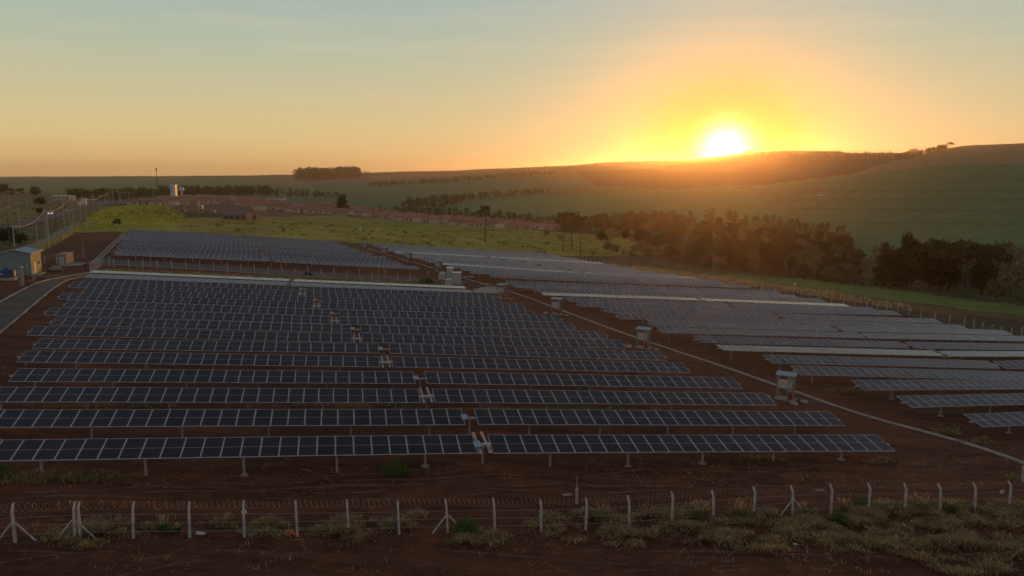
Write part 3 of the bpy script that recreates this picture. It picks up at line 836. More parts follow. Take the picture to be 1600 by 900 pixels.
# ------------------------------------------------------------------ fences
mb = MB(); z1 = 1.52
V = []
for (y, z, w) in ((0, -.25, .065), (0, z1, .055), (.24, z1 + .32, .045)):
    V += [(-w, y - w, z), (w, y - w, z), (w, y + w, z), (-w, y + w, z)]
mb.add(V, [(0, 3, 2, 1), (8, 9, 10, 11)] + [(a + i, a + (i + 1) % 4, a + 4 + (i + 1) % 4, a + 4 + i) for a in (0, 4) for i in range(4)])
FPOST = mb.mesh('fence_post', M['pole_concrete'])
mb = MB(); mb.tube([(.06, 0, 1.0), (.95, 0, -.1)], .05, 4); BRACE = mb.mesh('brace', M['pole_concrete'])


def fence(name, pts, label, spacing=2.63, braces=(), coil=False, wires=3, extra=0.0, group=None, hs=1.0, lean=None):
    p = resample(pts, .5); L_ = np.r_[0, np.cumsum(np.linalg.norm(np.diff(p, axis=0), axis=1))]
    n_ = int(L_[-1] / spacing) + 1; s_ = np.arange(n_) * spacing
    X = np.interp(s_, L_, p[:, 0]); Y = np.interp(s_, L_, p[:, 1]); Z = zt(X, Y)
    root = empty(name, (X[0], Y[0], Z[0]), label, 'fence', group)
    b0 = Vector((X[0], Y[0], Z[0])); tops = []
    for i in range(n_):
        t = Vector((X[min(i + 1, n_ - 1)] - X[max(i - 1, 0)], Y[min(i + 1, n_ - 1)] - Y[max(i - 1, 0)], 0)).normalized()
        hd = math.atan2(t.y, t.x) if lean is None else lean
        loc = Vector((X[i], Y[i], Z[i])) - b0
        o = link('fence_post', FPOST, root, loc); o.rotation_euler = (random.gauss(0, .02), random.gauss(0, .022), hd); o.scale = (1, 1, hs * random.uniform(.97, 1.03))
        if i in braces:
            for sg in (0, math.pi):
                q = link('brace', BRACE, root, loc); q.rotation_euler = (0, 0, hd + sg); q.scale = (1, 1, hs)
        if coil and i == 5:
            o = link('fence_post', FPOST, root, loc + t * .24); o.rotation_euler = (0, 0, hd); o.scale = (1, 1, hs)
        tops.append((loc, hd))
    for h_ in ((.35, .8, 1.25)[:wires]):
        w_ = MB(); w_.tube([l + Vector((0, 0, h_ * hs)) for l, _ in tops], .006, 3, cap=False); w_.build('wire', M['galvanised_steel'], root)
    if coil:
        P_ = []; seg = 14
        total = s_[-1]; turns = int(total / .27)
        for j in range(turns * seg):
            s = total * j / (turns * seg); i = min(int(s / spacing), n_ - 2); f = s / spacing - i
            c_ = tops[i][0].lerp(tops[i + 1][0], f); hd = tops[i][1]; wob = 1 + .12 * math.sin(s * 1.9) + .08 * math.sin(s * 5.3)
            an = 2 * math.pi * j / seg; r_ = .20 * wob
            sag = -.05 * math.sin(math.pi * f)
            off = Vector((.10 * math.cos(an * 1.0 + .9) * math.cos(hd), .10 * math.cos(an + .9) * math.sin(hd), 0)) + Vector((-math.sin(hd), math.cos(hd), 0)) * (.22 + r_ * math.cos(an)) + Vector((0, 0, z1 + .16 + sag + r_ * math.sin(an)))
            P_.append(c_ + off)
        w_ = MB(); w_.tube(P_, .0075, 3, cap=False); w_.build('razor_wire', M['glint_wire'], root)
    return root


def ext(a, b_, t):
    return a + (b_ - a) * t


fa, fb = np.array(at(24, 847)[:2]), np.array(at(1573, 796)[:2])
fd = (fb - fa) / np.linalg.norm(fb - fa)
fence('perimeter_fence', [fa - fd * 2.63 * 4, fb + fd * 2.63 * 3], 'long front fence of bent concrete posts topped with coiled razor wire', braces=(4, 5, 12, 20), coil=True, lean=AL)
fa2, fb2 = np.array(at(188.5, 419.2)[:2]), np.array(at(660, 440)[:2])
fence('lane_fence', [ext(fa2, fb2, -.02), fb2], 'concrete post fence between the lane and the flat white panel row', spacing=2.6, braces=(15, 22), lean=AL)
fence('gate_fence', P2(((141, 424), (147, 421.5), (153, 419), (158, 416.5), (163, 415), (169, 415.5), (174, 417))), 'short zigzag run of concrete gate posts beside the red drum', spacing=1.3, braces=(1, 4, 6), wires=1)
fence('side_fence', P2(((1680, 548), (1600, 529), (1510, 511), (1430, 496), (1350, 483), (1271, 470.5), (1130, 447.5), (1000, 427), (930, 413), (880, 404))), 'fence of bent concrete posts along the right side of the plant', braces=(21,), lean=AL - 1.35)
fence('back_fence', P2(((876, 402.5), (800, 393), (700, 384.5), (600, 377.5), (480, 369.5), (400, 363.5), (300, 358.5), (200, 355.5), (128, 353.5))), 'far fence between the panels and the yellow-green pasture', spacing=3.0, lean=AL)
fence('roadside_fence', P2(((124, 353.5), (95, 368.5), (60, 388), (30, 400), (0, 410), (-40, 424))), 'fence of pale posts along the roadside path', spacing=2.6, lean=AL + 1.2)

# small things on and by the front fence


def fence_pt(s, dy=0.0):
    p = fa + fd * 2.63 * s; return Vector((p[0], p[1], zg(p[0], p[1])))


for s, h_, lb in ((4.02, 1.40, 'small white box on the fourth leftmost single fence post'),):
    p = fence_pt(s - .0); mb = MB(); mb.box((0, -.09, h_), (.24, .12, .16)); mb.box((0, -.01, h_), (.06, .05, .3)); o = mb.build('sensor_box', M['white_paint'], None, p); tag(o, 'small white sensor box on a post of the front fence, left half', 'sensor box'); o.rotation_euler = (0, 0, AL)
for n_, (s, lb) in enumerate(((21.72, 'small pale warning plate on the front fence, left of the other one'), (22.0 + .92, 'small pale warning plate on a front fence post, nearest the right edge'))):
    p = fence_pt(s); mb = MB(); mb.box((0, -.10, 1.28), (.34, .012, .24)); mb.box((0, -.10, 1.28), (.30, .016, .20), 1); mb.box((0, -.05, 1.28), (.04, .09, .04), 0)
    o = mb.build('warning_plate', [M['white_paint'], M['cabinet_grey']], None, p); tag(o, lb, 'sign', 'warning plates on the front fence'); o.rotation_euler = (0, 0, AL)
for xx, yy, sgn, lb in ((887, 812, .3, 'loose pale board caught under the razor wire near the middle pole'), (1281, 803, -.2, 'loose pale board caught under the razor wire, right of the braced post')):
    p = at(xx, yy); mb = MB(); mb.box((0, .1, 1.5), (.55, .30, .035)); mb.box((.05, .1, 1.47), (.05, .32, .04)); o = mb.build('loose_board', M['block_wall'], None, p); o.rotation_euler = (0, 0, AL + sgn * .3); tag(o, lb, 'board', 'loose boards on the fence')
# slim poles with a box near the fence
for xx, yy, ht, lb in ((901, 787, 1.75, 'thin steel pole with a grey box standing just inside the front fence'), (1597, 752, 2.0, 'slim pole at the right photo edge beside the channel end')):
    p = at(xx, yy); t = empty('steel_pole', p, lb, 'pole', 'slim poles inside the plant')
    mb = MB(); mb.tube([(0, 0, -.2), (0, 0, ht)], .025, 8); mb.build('pole', M['galvanised_steel'], t)
    mb = MB(); mb.box((0, -.03, ht * .30), (.16, .14, ht * .58)); mb.build('junction_box', M['pole_concrete'], t)

# ------------------------------------------------------------------ inverter kiosks along the channel
mb = MB(); mb.box((0, 0, .06), (2.0, 1.35, .16)); KSLAB = mb.mesh('slab', M['concrete'])
mb = MB(); mb.box((0, 0, 1.25), (.62, .14, 2.4)); mb.box((0, -.075, 1.5), (.30, .02, .60), 1); mb.box((.0, -.08, .9), (.34, .03, .05), 1); KWALL = mb.mesh('side_wall', [M['block_wall'], M['cabinet_grey']])
mb = MB(); mb.box((0, 0, 1.22), (.13, .13, 2.35)); KPOST = mb.mesh('corner_post', M['block_wall'])
mb = MB(); mb.box((0, 0, 0), (1.95, 1.15, .06))
for i in range(8): mb.box((-.875 + i * .25, 0, .038), (.04, 1.15, .02))
KROOF = mb.mesh('roof', M['blue_roof'])
mb = MB(); mb.box((0, 0, 0), (.85, .35, .72)); mb.box((0, -.185, .05), (.60, .02, .40), 1)
for i in range(5): mb.box((-.3 + i * .15, 0, -.40), (.05, .06, .10), 1)
KINV = mb.mesh('inverter', [M['white_paint'], M['cabinet_grey']])
mb = MB()
for i in range(3): mb.tube([(-.12 + i * .12, 0, 0), (-.12 + i * .12, 0, .72), (-.12 + i * .12, .10, .85)], .055, 8)
KRED = mb.mesh('conduit', M['red_paint'])
mb = MB(); mb.tube([(0, 0, -.3), (0, 0, .12)], .36, 20); mb.tube([(0, 0, .12), (0, 0, .17)], .40, 20); mb.box((0, 0, .18), (.22, .05, .02)); COVER = mb.mesh('manhole', M['pale_concrete'])
KLAB = {0: 'nearest large blue-roofed inverter kiosk beside the concrete channel', 1: 'second nearest blue-roofed inverter kiosk beside the concrete channel', 2: 'third blue-roofed inverter kiosk, beside the bright narrow panel row', 3: 'blue-roofed inverter kiosk at the concrete apron by the lane end',
        4: 'small pale-roofed kiosk just behind the grey transformers', 5: 'small distant kiosk by the channel left of the transformers', 6: 'small distant kiosk by the channel, last but one', 7: 'farthest tiny kiosk at the upper end of the channel'}
for i, (x, y) in enumerate(((1227, 624), (1005, 544), (870, 491), (785, 466), (685.5, 424), (639, 409), (601.5, 400.5), (571, 391.5))):
    p = at(x, y); t = empty('inverter_kiosk', p, KLAB[i], 'kiosk', 'inverter kiosks along the channel', rz=AL - .75)
    link('slab', KSLAB, t)
    o = link('side_wall', KWALL, t, (.50, -.34, .1)); o = link('side_wall', KWALL, t, (.50, .34, .1)); o.rotation_euler = (0, 0, math.pi)
    link('corner_post', KPOST, t, (-.75, -.38, .1)); link('corner_post', KPOST, t, (-.75, .38, .1))
    o = link('roof', KROOF, t, (0, 0, 2.62)); o.rotation_euler = (math.radians(7), 0, 0)
    link('inverter', KINV, t, (-.20, -.20, 1.62)); link('conduit', KRED, t, (.52, -.48, .12))
    if i < 4:
        for j, (dx, dy) in enumerate(((-1.75, -.5), (-1.5, -1.35), (1.75, .1), (1.1, -1.5))[:3 if i else 4]):
            q = t.location + Matrix.Rotation(t.rotation_euler.z, 3, 'Z') @ Vector((dx, dy, 0)); q.z = zg(q.x, q.y)
            o = link('manhole_cover', COVER, None, q)
            where = ('nearest', 'second nearest', 'third', 'apron')[i]
            tag(o, 'round pale manhole %s the %s kiosk' % (('left of', 'front left of', 'right of', 'in front of')[j], where), 'manhole', 'manholes round the kiosks')

# ------------------------------------------------------------------ the transformer yard


def cabinet(name, x, y, w, d, h_, lb, top='pale_concrete'):
    p = at(x, y); t = empty(name, p, lb, 'cabinet', None, rz=AL - .1)
    mb = MB(); mb.box((0, 0, .1), (w + .2, d + .2, .2)); mb.build('plinth', M['concrete'], t)
    mb = MB(); mb.box((0, 0, .2 + h_ / 2), (w, d, h_))
    mb.build('cabinet_body', M['cabinet_grey'], t)
    for i in (-1, 1):
        mb = MB(); mb.box((i * w * .24, -d / 2 - .012, .2 + h_ / 2), (w * .45, .02, h_ * .90)); mb.box((i * w * .06, -d / 2 - .035, .2 + h_ * .5), (.04, .03, .2), 1); mb.build('cabinet_door', [M['cabinet_grey'], M['dark_steel']], t)
    mb = MB(); mb.box((0, 0, .2 + h_ + .06), (w + .22, d + .22, .12)); mb.build('cabinet_roof', M['helmet_white'], t)
    return t


def transformer(x, y, s, lb):
    p = at(x, y); t = empty('transformer', p, lb, 'transformer', 'transformers beside the channel', rz=AL - .1)
    mb = MB(); mb.box((0, 0, .1), (2.0 * s, 1.6 * s, .2)); mb.build('plinth', M['concrete'], t)
    mb = MB(); mb.box((0, 0, .2 + .65 * s), (1.15 * s, .9 * s, 1.3 * s)); mb.build('tank', M['cabinet_grey'], t)
    for sg in (-1, 1):
        mb = MB()
        for i in range(7): mb.box((sg * .72 * s, (-.36 + i * .12) * s, .2 + .62 * s), (.28 * s, .03, 1.0 * s))
        mb.build('radiator', M['cabinet_grey'], t)
    mb = MB(); mb.box((0, 0, .2 + 1.33 * s), (1.3 * s, 1.0 * s, .10)); mb.build('lid', M['helmet_white'], t)
    for i in range(3):
        mb = MB(); mb.tube([((-.35 + .35 * i) * s, .1, 1.33 * s + .22), ((-.35 + .35 * i) * s, .1, 1.33 * s + .55)], [.09, .05], 8); mb.build('bushing', M['pale_concrete'], t)


cabinet('switch_cabinet', 703.5, 435.5, 1.45, 1.2, 2.2, 'tall grey switch cabinet with warm-lit top behind the two transformers')
cabinet('switch_cabinet', 714.5, 444, 1.6, 1.3, 2.25, 'largest grey switch cabinet, nearest the left block corner')
transformer(691, 437, .95, 'grey finned transformer left of the tall cabinets')
transformer(701.5, 447.5, .98, 'grey finned transformer in front of the tall cabinets')
p = at(757, 444.6); mb = MB(); mb.prism([(-.9, -.3), (.9, -.3), (1.0, .3), (-1.0, .3)], .05, .18); mb.box((0, 0, .19), (.5, .05, .03)); o = mb.build('cover_slab', M['pale_concrete'], None, p); tag(o, 'pale concrete cover slab lying beside the apron', 'slab')
p = at(733, 434.5); mb = MB(); mb.tube([(-1.2, 0, .2), (-.4, .1, .25), (.5, 0, .22), (1.2, -.1, .2)], .22, 8); o = mb.build('culvert_pipe', M['pale_concrete'], None, p); tag(o, 'pale pipe lying right of the switch cabinets', 'pipe')
p = at(905, 453.5); mb = MB(); mb.tube([(-1.6, 0, .12), (-.5, .15, .14), (.6, .1, .12), (1.6, .25, .12)], .14, 8); o = mb.build('orange_pipe', M['brick_wall'], None, at(823, 456.5)); tag(o, 'reddish pipe lying under the bright narrow panel row', 'pipe')

# ------------------------------------------------------------------ shed, store, tank and drum at the left gate
p = at(50, 430.5)
sh = empty('green_shed', p, 'green gabled shed with blue metal roof and side wall tinted yellow for sunlight', 'shed', rz=AL)
w, d, h_ = ppx(p, 44.5), 4.9, ppx(p, 35)
mb = MB(); mb.add([(-w, 0, 0), (0, 0, 0), (0, 0, h_), (-w / 2, 0, h_ * 1.15), (-w, 0, h_), (-w, d, 0), (0, d, 0), (0, d, h_), (-w / 2, d, h_ * 1.15), (-w, d, h_)],
              [(0, 1, 2, 3, 4), (9, 8, 7, 6, 5), (0, 4, 9, 5)]); mb.build('wall', M['green_wall'], sh)
mb = MB(); mb.add([(0, 0, 0), (0, d, 0), (0, d, h_), (0, 0, h_)], [(0, 1, 2, 3)]); mb.build('side_wall', M['sun_tinted_wall'], sh)
mb = MB(); mb.box((.03, d * .32, 1.05), (.05, .95, 2.1)); dr = mb.build('door', M['door_white'], sh); mb = MB(); mb.box((.075, d * .32 + .35, 1.05), (.04, .04, .16)); mb.build('handle', M['dark_steel'], dr)
mb = MB(); mb.box((.03, d * .72, 1.9), (.05, 1.1, .8)); wi = mb.build('window', M['door_white'], sh); mb = MB(); mb.box((.058, d * .72, 1.9), (.01, .96, .66)); mb.build('pane', M['window_dark'], wi)
mb = MB(); ov = .35
for sg, xe in ((-1, -w - ov), (1, ov)):
    ze = h_ - (h_ * .15) * (ov / (w / 2))
    zr = h_ * 1.15
    mb.add([(-w / 2, -ov, zr + .03), (xe, -ov, ze + .03), (xe, d + ov, ze + .03), (-w / 2, d + ov, zr + .03), (-w / 2, -ov, zr + .09), (xe, -ov, ze + .09), (xe, d + ov, ze + .09), (-w / 2, d + ov, zr + .09)],
           [(0, 1, 2, 3), (7, 6, 5, 4), (0, 4, 5, 1), (1, 5, 6, 2), (2, 6, 7, 3)])
    for i in range(12):
        yy = -ov + (d + 2 * ov) * (i + .5) / 12; a = Vector((-w / 2, yy, zr + .09)); c_ = Vector((xe, yy, ze + .09)); mb.tube([a, c_], .025, 4)
mb.build('roof', M['blue_roof'], sh)
mb = MB(); mb.box((.6, d * .35, .1), (1.2, 3.2, .22)); mb.build('step', M['concrete'], sh)
mb = MB(); mb.tube([(-.6, -.05, 0), (-.6, -.05, 1.5)], .03, 6); mb.box((-.6, -.08, 1.6), (.2, .12, .3)); mb.build('meter', M['white_paint'], sh)

p = at(104.3, 415.5); t = empty('block_store', p, 'small grey block store with flat roof and sunlit right wall', 'store', rz=AL)
w2, h2, d2 = ppx(p, 13), ppx(p, 17.5), 4.4
mb = MB(); mb.box((-w2 / 2, d2 / 2, h2 / 2), (w2, d2, h2)); mb.build('wall', M['block_wall'], t)
mb = MB(); mb.box((-w2 / 2, d2 / 2, h2 + .07), (w2 + .3, d2 + .3, .12)); mb.build('roof', M['concrete'], t)
mb = MB(); mb.box((-w2 / 2, -.015, h2 * .42), (w2 * .5, .04, h2 * .8)); mb.build('door', M['cabinet_grey'], t)
mb = MB(); mb.box((1.0, 1.6, .12), (3.0, 4.2, .26)); mb.build('slab', M['pale_concrete'], t)

p = at(11, 437); t = empty('water_tank', p, 'dark blue water tank on a pale base left of the shed', 'water tank', rz=AL)
r_ = ppx(p, 12.5)
mb = MB(); mb.box((0, 0, .2), (2.3 * r_, 2.0 * r_, .45)); mb.build('base', M['concrete'], t)
mb = MB(); mb.tube([(0, 0, .43), (0, 0, .55), (0, 0, 1.45), (0, 0, 1.6), (0, 0, 1.78)], [r_ * .93, r_, r_ * .98, r_ * .9, r_ * .35], 28); mb.build('tank', M['tank_blue'], t, smooth=False)
mb = MB(); mb.tube([(0, 0, 1.76), (0, 0, 1.92)], r_ * .34, 16); mb.build('lid', M['tank_blue'], t)
mb = MB(); mb.box((-r_ * .35, -r_ - .01, 1.05), (r_ * .5, .03, .28)); mb.build('label_plate', M['cabinet_grey'], t)

p = at(88, 424); mb = MB()
for (a0, r0) in ((0, .55),):
    mb.tube([(-1.1, 0, r0), (1.0, 0, r0)], [r0, r0], 16, cap=False); mb.tube([(-1.1, 0, r0), (1.0, 0, r0)], [r0 - .07, r0 - .07], 16, 1, cap=False); mb.tube([(.9, 0, r0), (1.05, 0, r0)], r0 + .05, 16, 0, cap=False)
o = mb.build('culvert_ring', [M['pale_concrete'], M['concrete']], None, p); o.rotation_euler = (0, 0, AL); tag(o, 'concrete culvert pipe lying on the ground by the shed step', 'pipe')
p = at(132.5, 410.5); t = empty('oil_drum', p, 'bright red drum standing by the gate posts', 'drum'); mb = MB(); mb.tube([(0, 0, 0), (0, 0, .9)], .32, 14); mb.build('drum_body', M['red_paint'], t); mb = MB(); mb.tube([(0, 0, .88), (0, 0, .95)], .34, 14); mb.build('rim', M['red_paint'], t)
# pump column by the road
p = at(35, 447); t = empty('pump_column', p, 'upright pale column beside the road kerb with workers round it', 'column'); mb = MB(); mb.box((0, 0, 1.4), (.38, .34, 2.9)); mb.build('shaft', M['block_wall'], t); mb = MB(); mb.box((0, 0, 2.95), (.5, .46, .16)); mb.tube([(0, -.2, 2.5), (0, -.45, 2.45), (0, -.5, 2.1)], .05, 6); mb.build('spout', M['galvanised_steel'], t)
# gate frame in front of the store
p = at(80, 412); t = empty('timber_gate', p, 'low timber gate frame between shed and block store', 'gate', rz=AL)
for dx in (-1.2, 1.0, 3.2):
    mb = MB(); mb.box((dx, 0, .8), (.14, .14, 1.7)); mb.build('post', M['pole_concrete'], t)
mb = MB(); mb.box((1.0, 0, 1.45), (4.4, .08, .12)); mb.box((1.0, 0, .95), (4.4, .06, .08)); mb.build('rail', M['block_wall'], t)
for (xx, yy, ht, lb) in ((131, 403, 4.2, 'thin lone pole standing on bare red plot by the drum'), (236, 417, 3.1, 'slim lamp pole by the lane fence in front of the far left block'), (592, 436, 3.0, 'slim pole by the lane fence near the channel')):
    p = at(xx, yy); t = empty('thin_pole', p, lb, 'pole', 'thin poles by the lane'); mb = MB(); mb.tube([(0, 0, -.2), (0, 0, ht)], [.06, .035], 6); mb.build('pole', M['pole_concrete'], t); mb = MB(); mb.box((0, -.12, ht), (.14, .3, .08)); mb.build('lamp_head', M['galvanised_steel'], t)

# rubble and litter


def rock_pile(x, y, w_px, n_, s, mt, label, cat='rubble'):
    p = at(x, y); wd = ppx(p, w_px) / 2; bm = bmesh.new()
    for i in range(n_):
        r = s * random.uniform(.5, 1.2); c_ = Vector((random.gauss(0, wd * .5), random.gauss(0, wd * .3), 0)); c_.z = zg(p.x + c_.x, p.y + c_.y) - p.z + r * .3
        g = bmesh.ops.create_icosphere(bm, subdivisions=1, radius=r, matrix=Matrix.Translation(c_) @ Matrix.Rotation(random.random() * 6, 4, 'Z') @ Matrix.Diagonal((1.2, .9, .6, 1)))
        for v in g['verts']: v.co += Vector((random.gauss(0, r * .13), random.gauss(0, r * .13), random.gauss(0, r * .13)))
    me = bpy.data.meshes.new('rubble'); bm.to_mesh(me); bm.free(); me.materials.append(M[mt]); o = link('rubble_heap', me, None, p); tag(o, label, cat, None, 'stuff'); return o


rock_pile(66, 433, 24, 40, .22, 'rubble', 'broken concrete and spoil heaped below the shed step')
rock_pile(84, 431, 16, 24, .2, 'rubble', 'low heap of pale rubble by the road bend')
rock_pile(722, 448, 20, 30, .22, 'brick_wall', 'reddish rubble heap right of the switch cabinets')
for i, (x, y, s, lb) in enumerate(((313, 834, .26, 'flat white scrap lying in the soil by the third single post'), (391, 836, .22, 'small white scrap on the soil under the sensor box post'), (1141, 818, .2, 'pale scrap on dry grass below the middle fence posts'), (1384, 833, .18, 'white stone-like scrap on the dry grass at right'), (1243, 851, .14, 'small white scrap on the dry grass nearest the bottom edge'), (947, 828, .12, 'tiny white scrap on the dry grass left of centre right'))):
    p = at(x, y); mb = MB(); mb.add([(-s, -s * .4, .02), (s * .9, -s * .5, .05), (s, s * .4, .03), (-s * .8, s * .5, .09), (-s, -s * .4, .0), (s * .9, -s * .5, .0), (s, s * .4, .0), (-s * .8, s * .5, .0)], [(0, 1, 2, 3), (7, 6, 5, 4), (0, 4, 5, 1), (1, 5, 6, 2), (2, 6, 7, 3), (3, 7, 4, 0)])
    o = mb.build('scrap', M['white_paint'], None, p); tag(o, lb, 'litter', 'white scraps on the ground')
p = at(452, 834); bm = bmesh.new()
for i in range(16):
    g = bmesh.ops.create_icosphere(bm, subdivisions=1, radius=random.uniform(.06, .13), matrix=Matrix.Translation((random.gauss(0, .18), random.gauss(0, .08), .06)) @ Matrix.Diagonal((1.6, .8, .5, 1)))
    for v in g['verts']: v.co += Vector((random.gauss(0, .02), random.gauss(0, .02), random.gauss(0, .02)))
me = bpy.data.meshes.new('plastic'); bm.to_mesh(me); bm.free(); me.materials.append(M['orange_plastic'])
t = empty('plastic_tape', p, 'crumpled orange plastic with a trailing strip below the front fence', 'plastic'); link('crumpled_heap', me, t)
mb = MB(); mb.tube([(-.25, -.15, .04), (-.2, -.45, .03), (.1, -.68, .03), (.5, -.75, .03), (.95, -.72, .03)], .018, 5); mb.build('trailing_strip', M['orange_plastic'], t)
for x, y, ln, rz, lb in ((478, 736, .8, -.4, 'short stick lying on bare soil below the front row'), (1075, 738, .0, .2, '')):
    if ln:
        p = at(x, y); mb = MB(); mb.tube([(-ln / 2, 0, .05), (0, .02, .07), (ln / 2, 0, .04)], .035, 5); o = mb.build('stick', M['block_wall'], None, p); o.rotation_euler = (0, 0, rz); tag(o, lb, 'stick')

# wheel ruts and wash ridges in the soil: low crests of paler dried earth
RU = random.Random(21)
material('dried_earth', (.15, .075, .05), .95, var=.5, vscale=2.5, bump=.5, bscale=8)
V_all = []; F_all = []; nb_ = 0
RUTS = [((0, 768), (300, 760), (700, 756), (1100, 756), (1600, 752)), ((0, 776), (300, 770), (700, 766), (1100, 764), (1500, 762)), ((-20, 752), (260, 764), (560, 750), (900, 744), (1250, 742)), ((0, 880), (200, 868), (480, 862), (800, 872), (1100, 884)), ((150, 895), (330, 866), (560, 856), (720, 862)), ((900, 880), (1200, 878), (1500, 885), (1620, 880)),
        ((1400, 722), (1480, 712), (1560, 712), (1620, 700)), ((1380, 738), (1450, 734), (1465, 722), (1530, 704), (1560, 688)), ((1465, 722), (1470, 738), (1480, 750)), ((1300, 742), (1400, 738), (1470, 738), (1600, 728)), ((1290, 640), (1340, 676), (1440, 700), (1500, 716)), ((600, 744), (900, 734), (1200, 730), (1400, 728)), ((200, 748), (420, 744), (600, 742)), ((0, 860), (160, 858), (420, 868), (700, 880)),
        ((20, 560), (60, 520), (110, 470)), ((8, 600), (30, 560), (80, 505)), ((80, 372), (180, 378), (150, 395)), ((95, 392), (170, 385), (190, 372)), ((1080, 560), (1250, 612), (1400, 668), (1500, 705)), ((900, 505), (1050, 556), (1180, 604)), ((760, 462), (850, 492), (950, 530))]
for rt in RUTS:
    for off in (-.85, .85) if RU.random() < .6 else (0,):
        p = resample(smooth_line([at(*q)[:2] for q in rt]), .35); t = np.gradient(p, axis=0); t /= np.linalg.norm(t, axis=1)[:, None] + 1e-9; nrm = np.c_[-t[:, 1], t[:, 0]]
        p = p + nrm * (off + (vnoise(p[:, 0], p[:, 1], 5.0, RU.randrange(99)) - .5) * 1.8)[:, None]
        gate = vnoise(p[:, 0], p[:, 1], 2.2, RU.randrange(99)); w = (.03 + .17 * gate) * (gate > .48); hh_ = .05 * gate * (gate > .48)
        rows_ = []
        for o_, dz in ((-1, -.03), (-.35, 1), (.35, .8), (1, -.03)):
            q_ = p + nrm * (o_ * w)[:, None]; z = zt(q_[:, 0], q_[:, 1]) + (hh_ * dz if dz > 0 else -.03); rows_.append(np.c_[q_, z])
        Vr = np.stack(rows_, 1); n_ = len(p); id_ = np.arange(n_ * 4).reshape(n_, 4) + nb_
        V_all.append(Vr.reshape(-1, 3)); F_all.append(np.stack([id_[:-1, :-1], id_[1:, :-1], id_[1:, 1:], id_[:-1, 1:]], -1).reshape(-1, 4)); nb_ += n_ * 4
o = link('soil_ridges', mesh_np('soil_ridges', np.concatenate(V_all), np.concatenate(F_all), [M['dried_earth']], smooth=True)); tag(o, 'wheel ruts and wash ridges of dried red earth', None, None, 'stuff')
# ------------------------------------------------------------------ people at the gate and by the transformers


def person_mesh(J, shirt, trousers, helmet=None):
    """a continuous skinned body from a dict of joints, clothes by region"""
    names = list(J); E_ = [('pelvis', 'waist'), ('waist', 'chest'), ('chest', 'neck'), ('neck', 'head'), ('head', 'crown'),
                           ('chest', 'shl'), ('shl', 'ell'), ('ell', 'wrl'), ('wrl', 'hal'), ('chest', 'shr'), ('shr', 'elr'), ('elr', 'wrr'), ('wrr', 'har'),
                           ('pelvis', 'hpl'), ('hpl', 'knl'), ('knl', 'anl'), ('anl', 'tol'), ('pelvis', 'hpr'), ('hpr', 'knr'), ('knr', 'anr'), ('anr', 'tor')]
    R = dict(pelvis=.15, waist=.13, chest=.16, neck=.06, head=.10, crown=.085, sh=.075, el=.05, wr=.035, ha=.04, hp=.095, kn=.065, an=.045, to=.05)
    me = bpy.data.meshes.new('person'); me.from_pydata([J[n_] for n_ in names], [(names.index(a), names.index(b_)) for a, b_ in E_], [])
    o = bpy.data.objects.new('person_tmp', me); COL.objects.link(o)
    sk = o.modifiers.new('skin', 'SKIN'); sk.use_smooth_shade = True; sb = o.modifiers.new('sub', 'SUBSURF'); sb.levels = 1
    for i, n_ in enumerate(names):
        r = R.get(n_, R.get(n_[:2], .08)); me.skin_vertices[0].data[i].radius = (r, r * (.75 if n_ in ('pelvis', 'waist', 'chest') else 1)); me.skin_vertices[0].data[i].use_root = n_ == 'pelvis'
    dg = bpy.context.evaluated_depsgraph_get(); out = bpy.data.meshes.new_from_object(o.evaluated_get(dg)); bpy.data.objects.remove(o)
    out.materials.clear()
    for m_ in (M['skin'], M[shirt], M[trousers], M[helmet] if helmet else M['bark']): out.materials.append(m_)
    P_ = {n_: Vector(v) for n_, v in J.items()}
    for f in out.polygons:
        c_ = f.center; best = min(P_, key=lambda n_: (P_[n_] - c_).length - R.get(n_, R.get(n_[:2], .08)) * .5)
        f.material_index = 3 if best == 'crown' or (best == 'head' and c_.z > P_['head'].z + .03) else 0 if best in ('head', 'neck', 'hal', 'har', 'wrl', 'wrr') else 2 if best[:2] in ('hp', 'kn', 'an', 'to') or best == 'pelvis' else 1
    return out


STAND = dict(pelvis=(0, 0, .93), waist=(0, 0, 1.1), chest=(0, 0, 1.32), neck=(0, -.01, 1.5), head=(0, -.03, 1.62), crown=(0, -.02, 1.72), shl=(-.2, 0, 1.4), ell=(-.27, .02, 1.12), wrl=(-.25, -.12, .9), hal=(-.24, -.16, .82),
             shr=(.2, 0, 1.4), elr=(.28, .02, 1.12), wrr=(.26, -.12, .9), har=(.25, -.16, .82), hpl=(-.1, 0, .88), knl=(-.12, -.02, .48), anl=(-.12, .02, .08), tol=(-.13, -.14, .04), hpr=(.1, 0, .88), knr=(.12, -.02, .48), anr=(.13, .02, .08), tor=(.14, -.14, .04))
BEND = dict(STAND, waist=(0, -.12, 1.02), chest=(0, -.36, 1.12), neck=(0, -.52, 1.16), head=(0, -.64, 1.14), crown=(0, -.73, 1.16), shl=(-.2, -.42, 1.14), ell=(-.24, -.48, .86), wrl=(-.2, -.55, .62), hal=(-.18, -.58, .54), shr=(.2, -.42, 1.14), elr=(.24, -.48, .86), wrr=(.2, -.55, .62), har=(.18, -.58, .54))
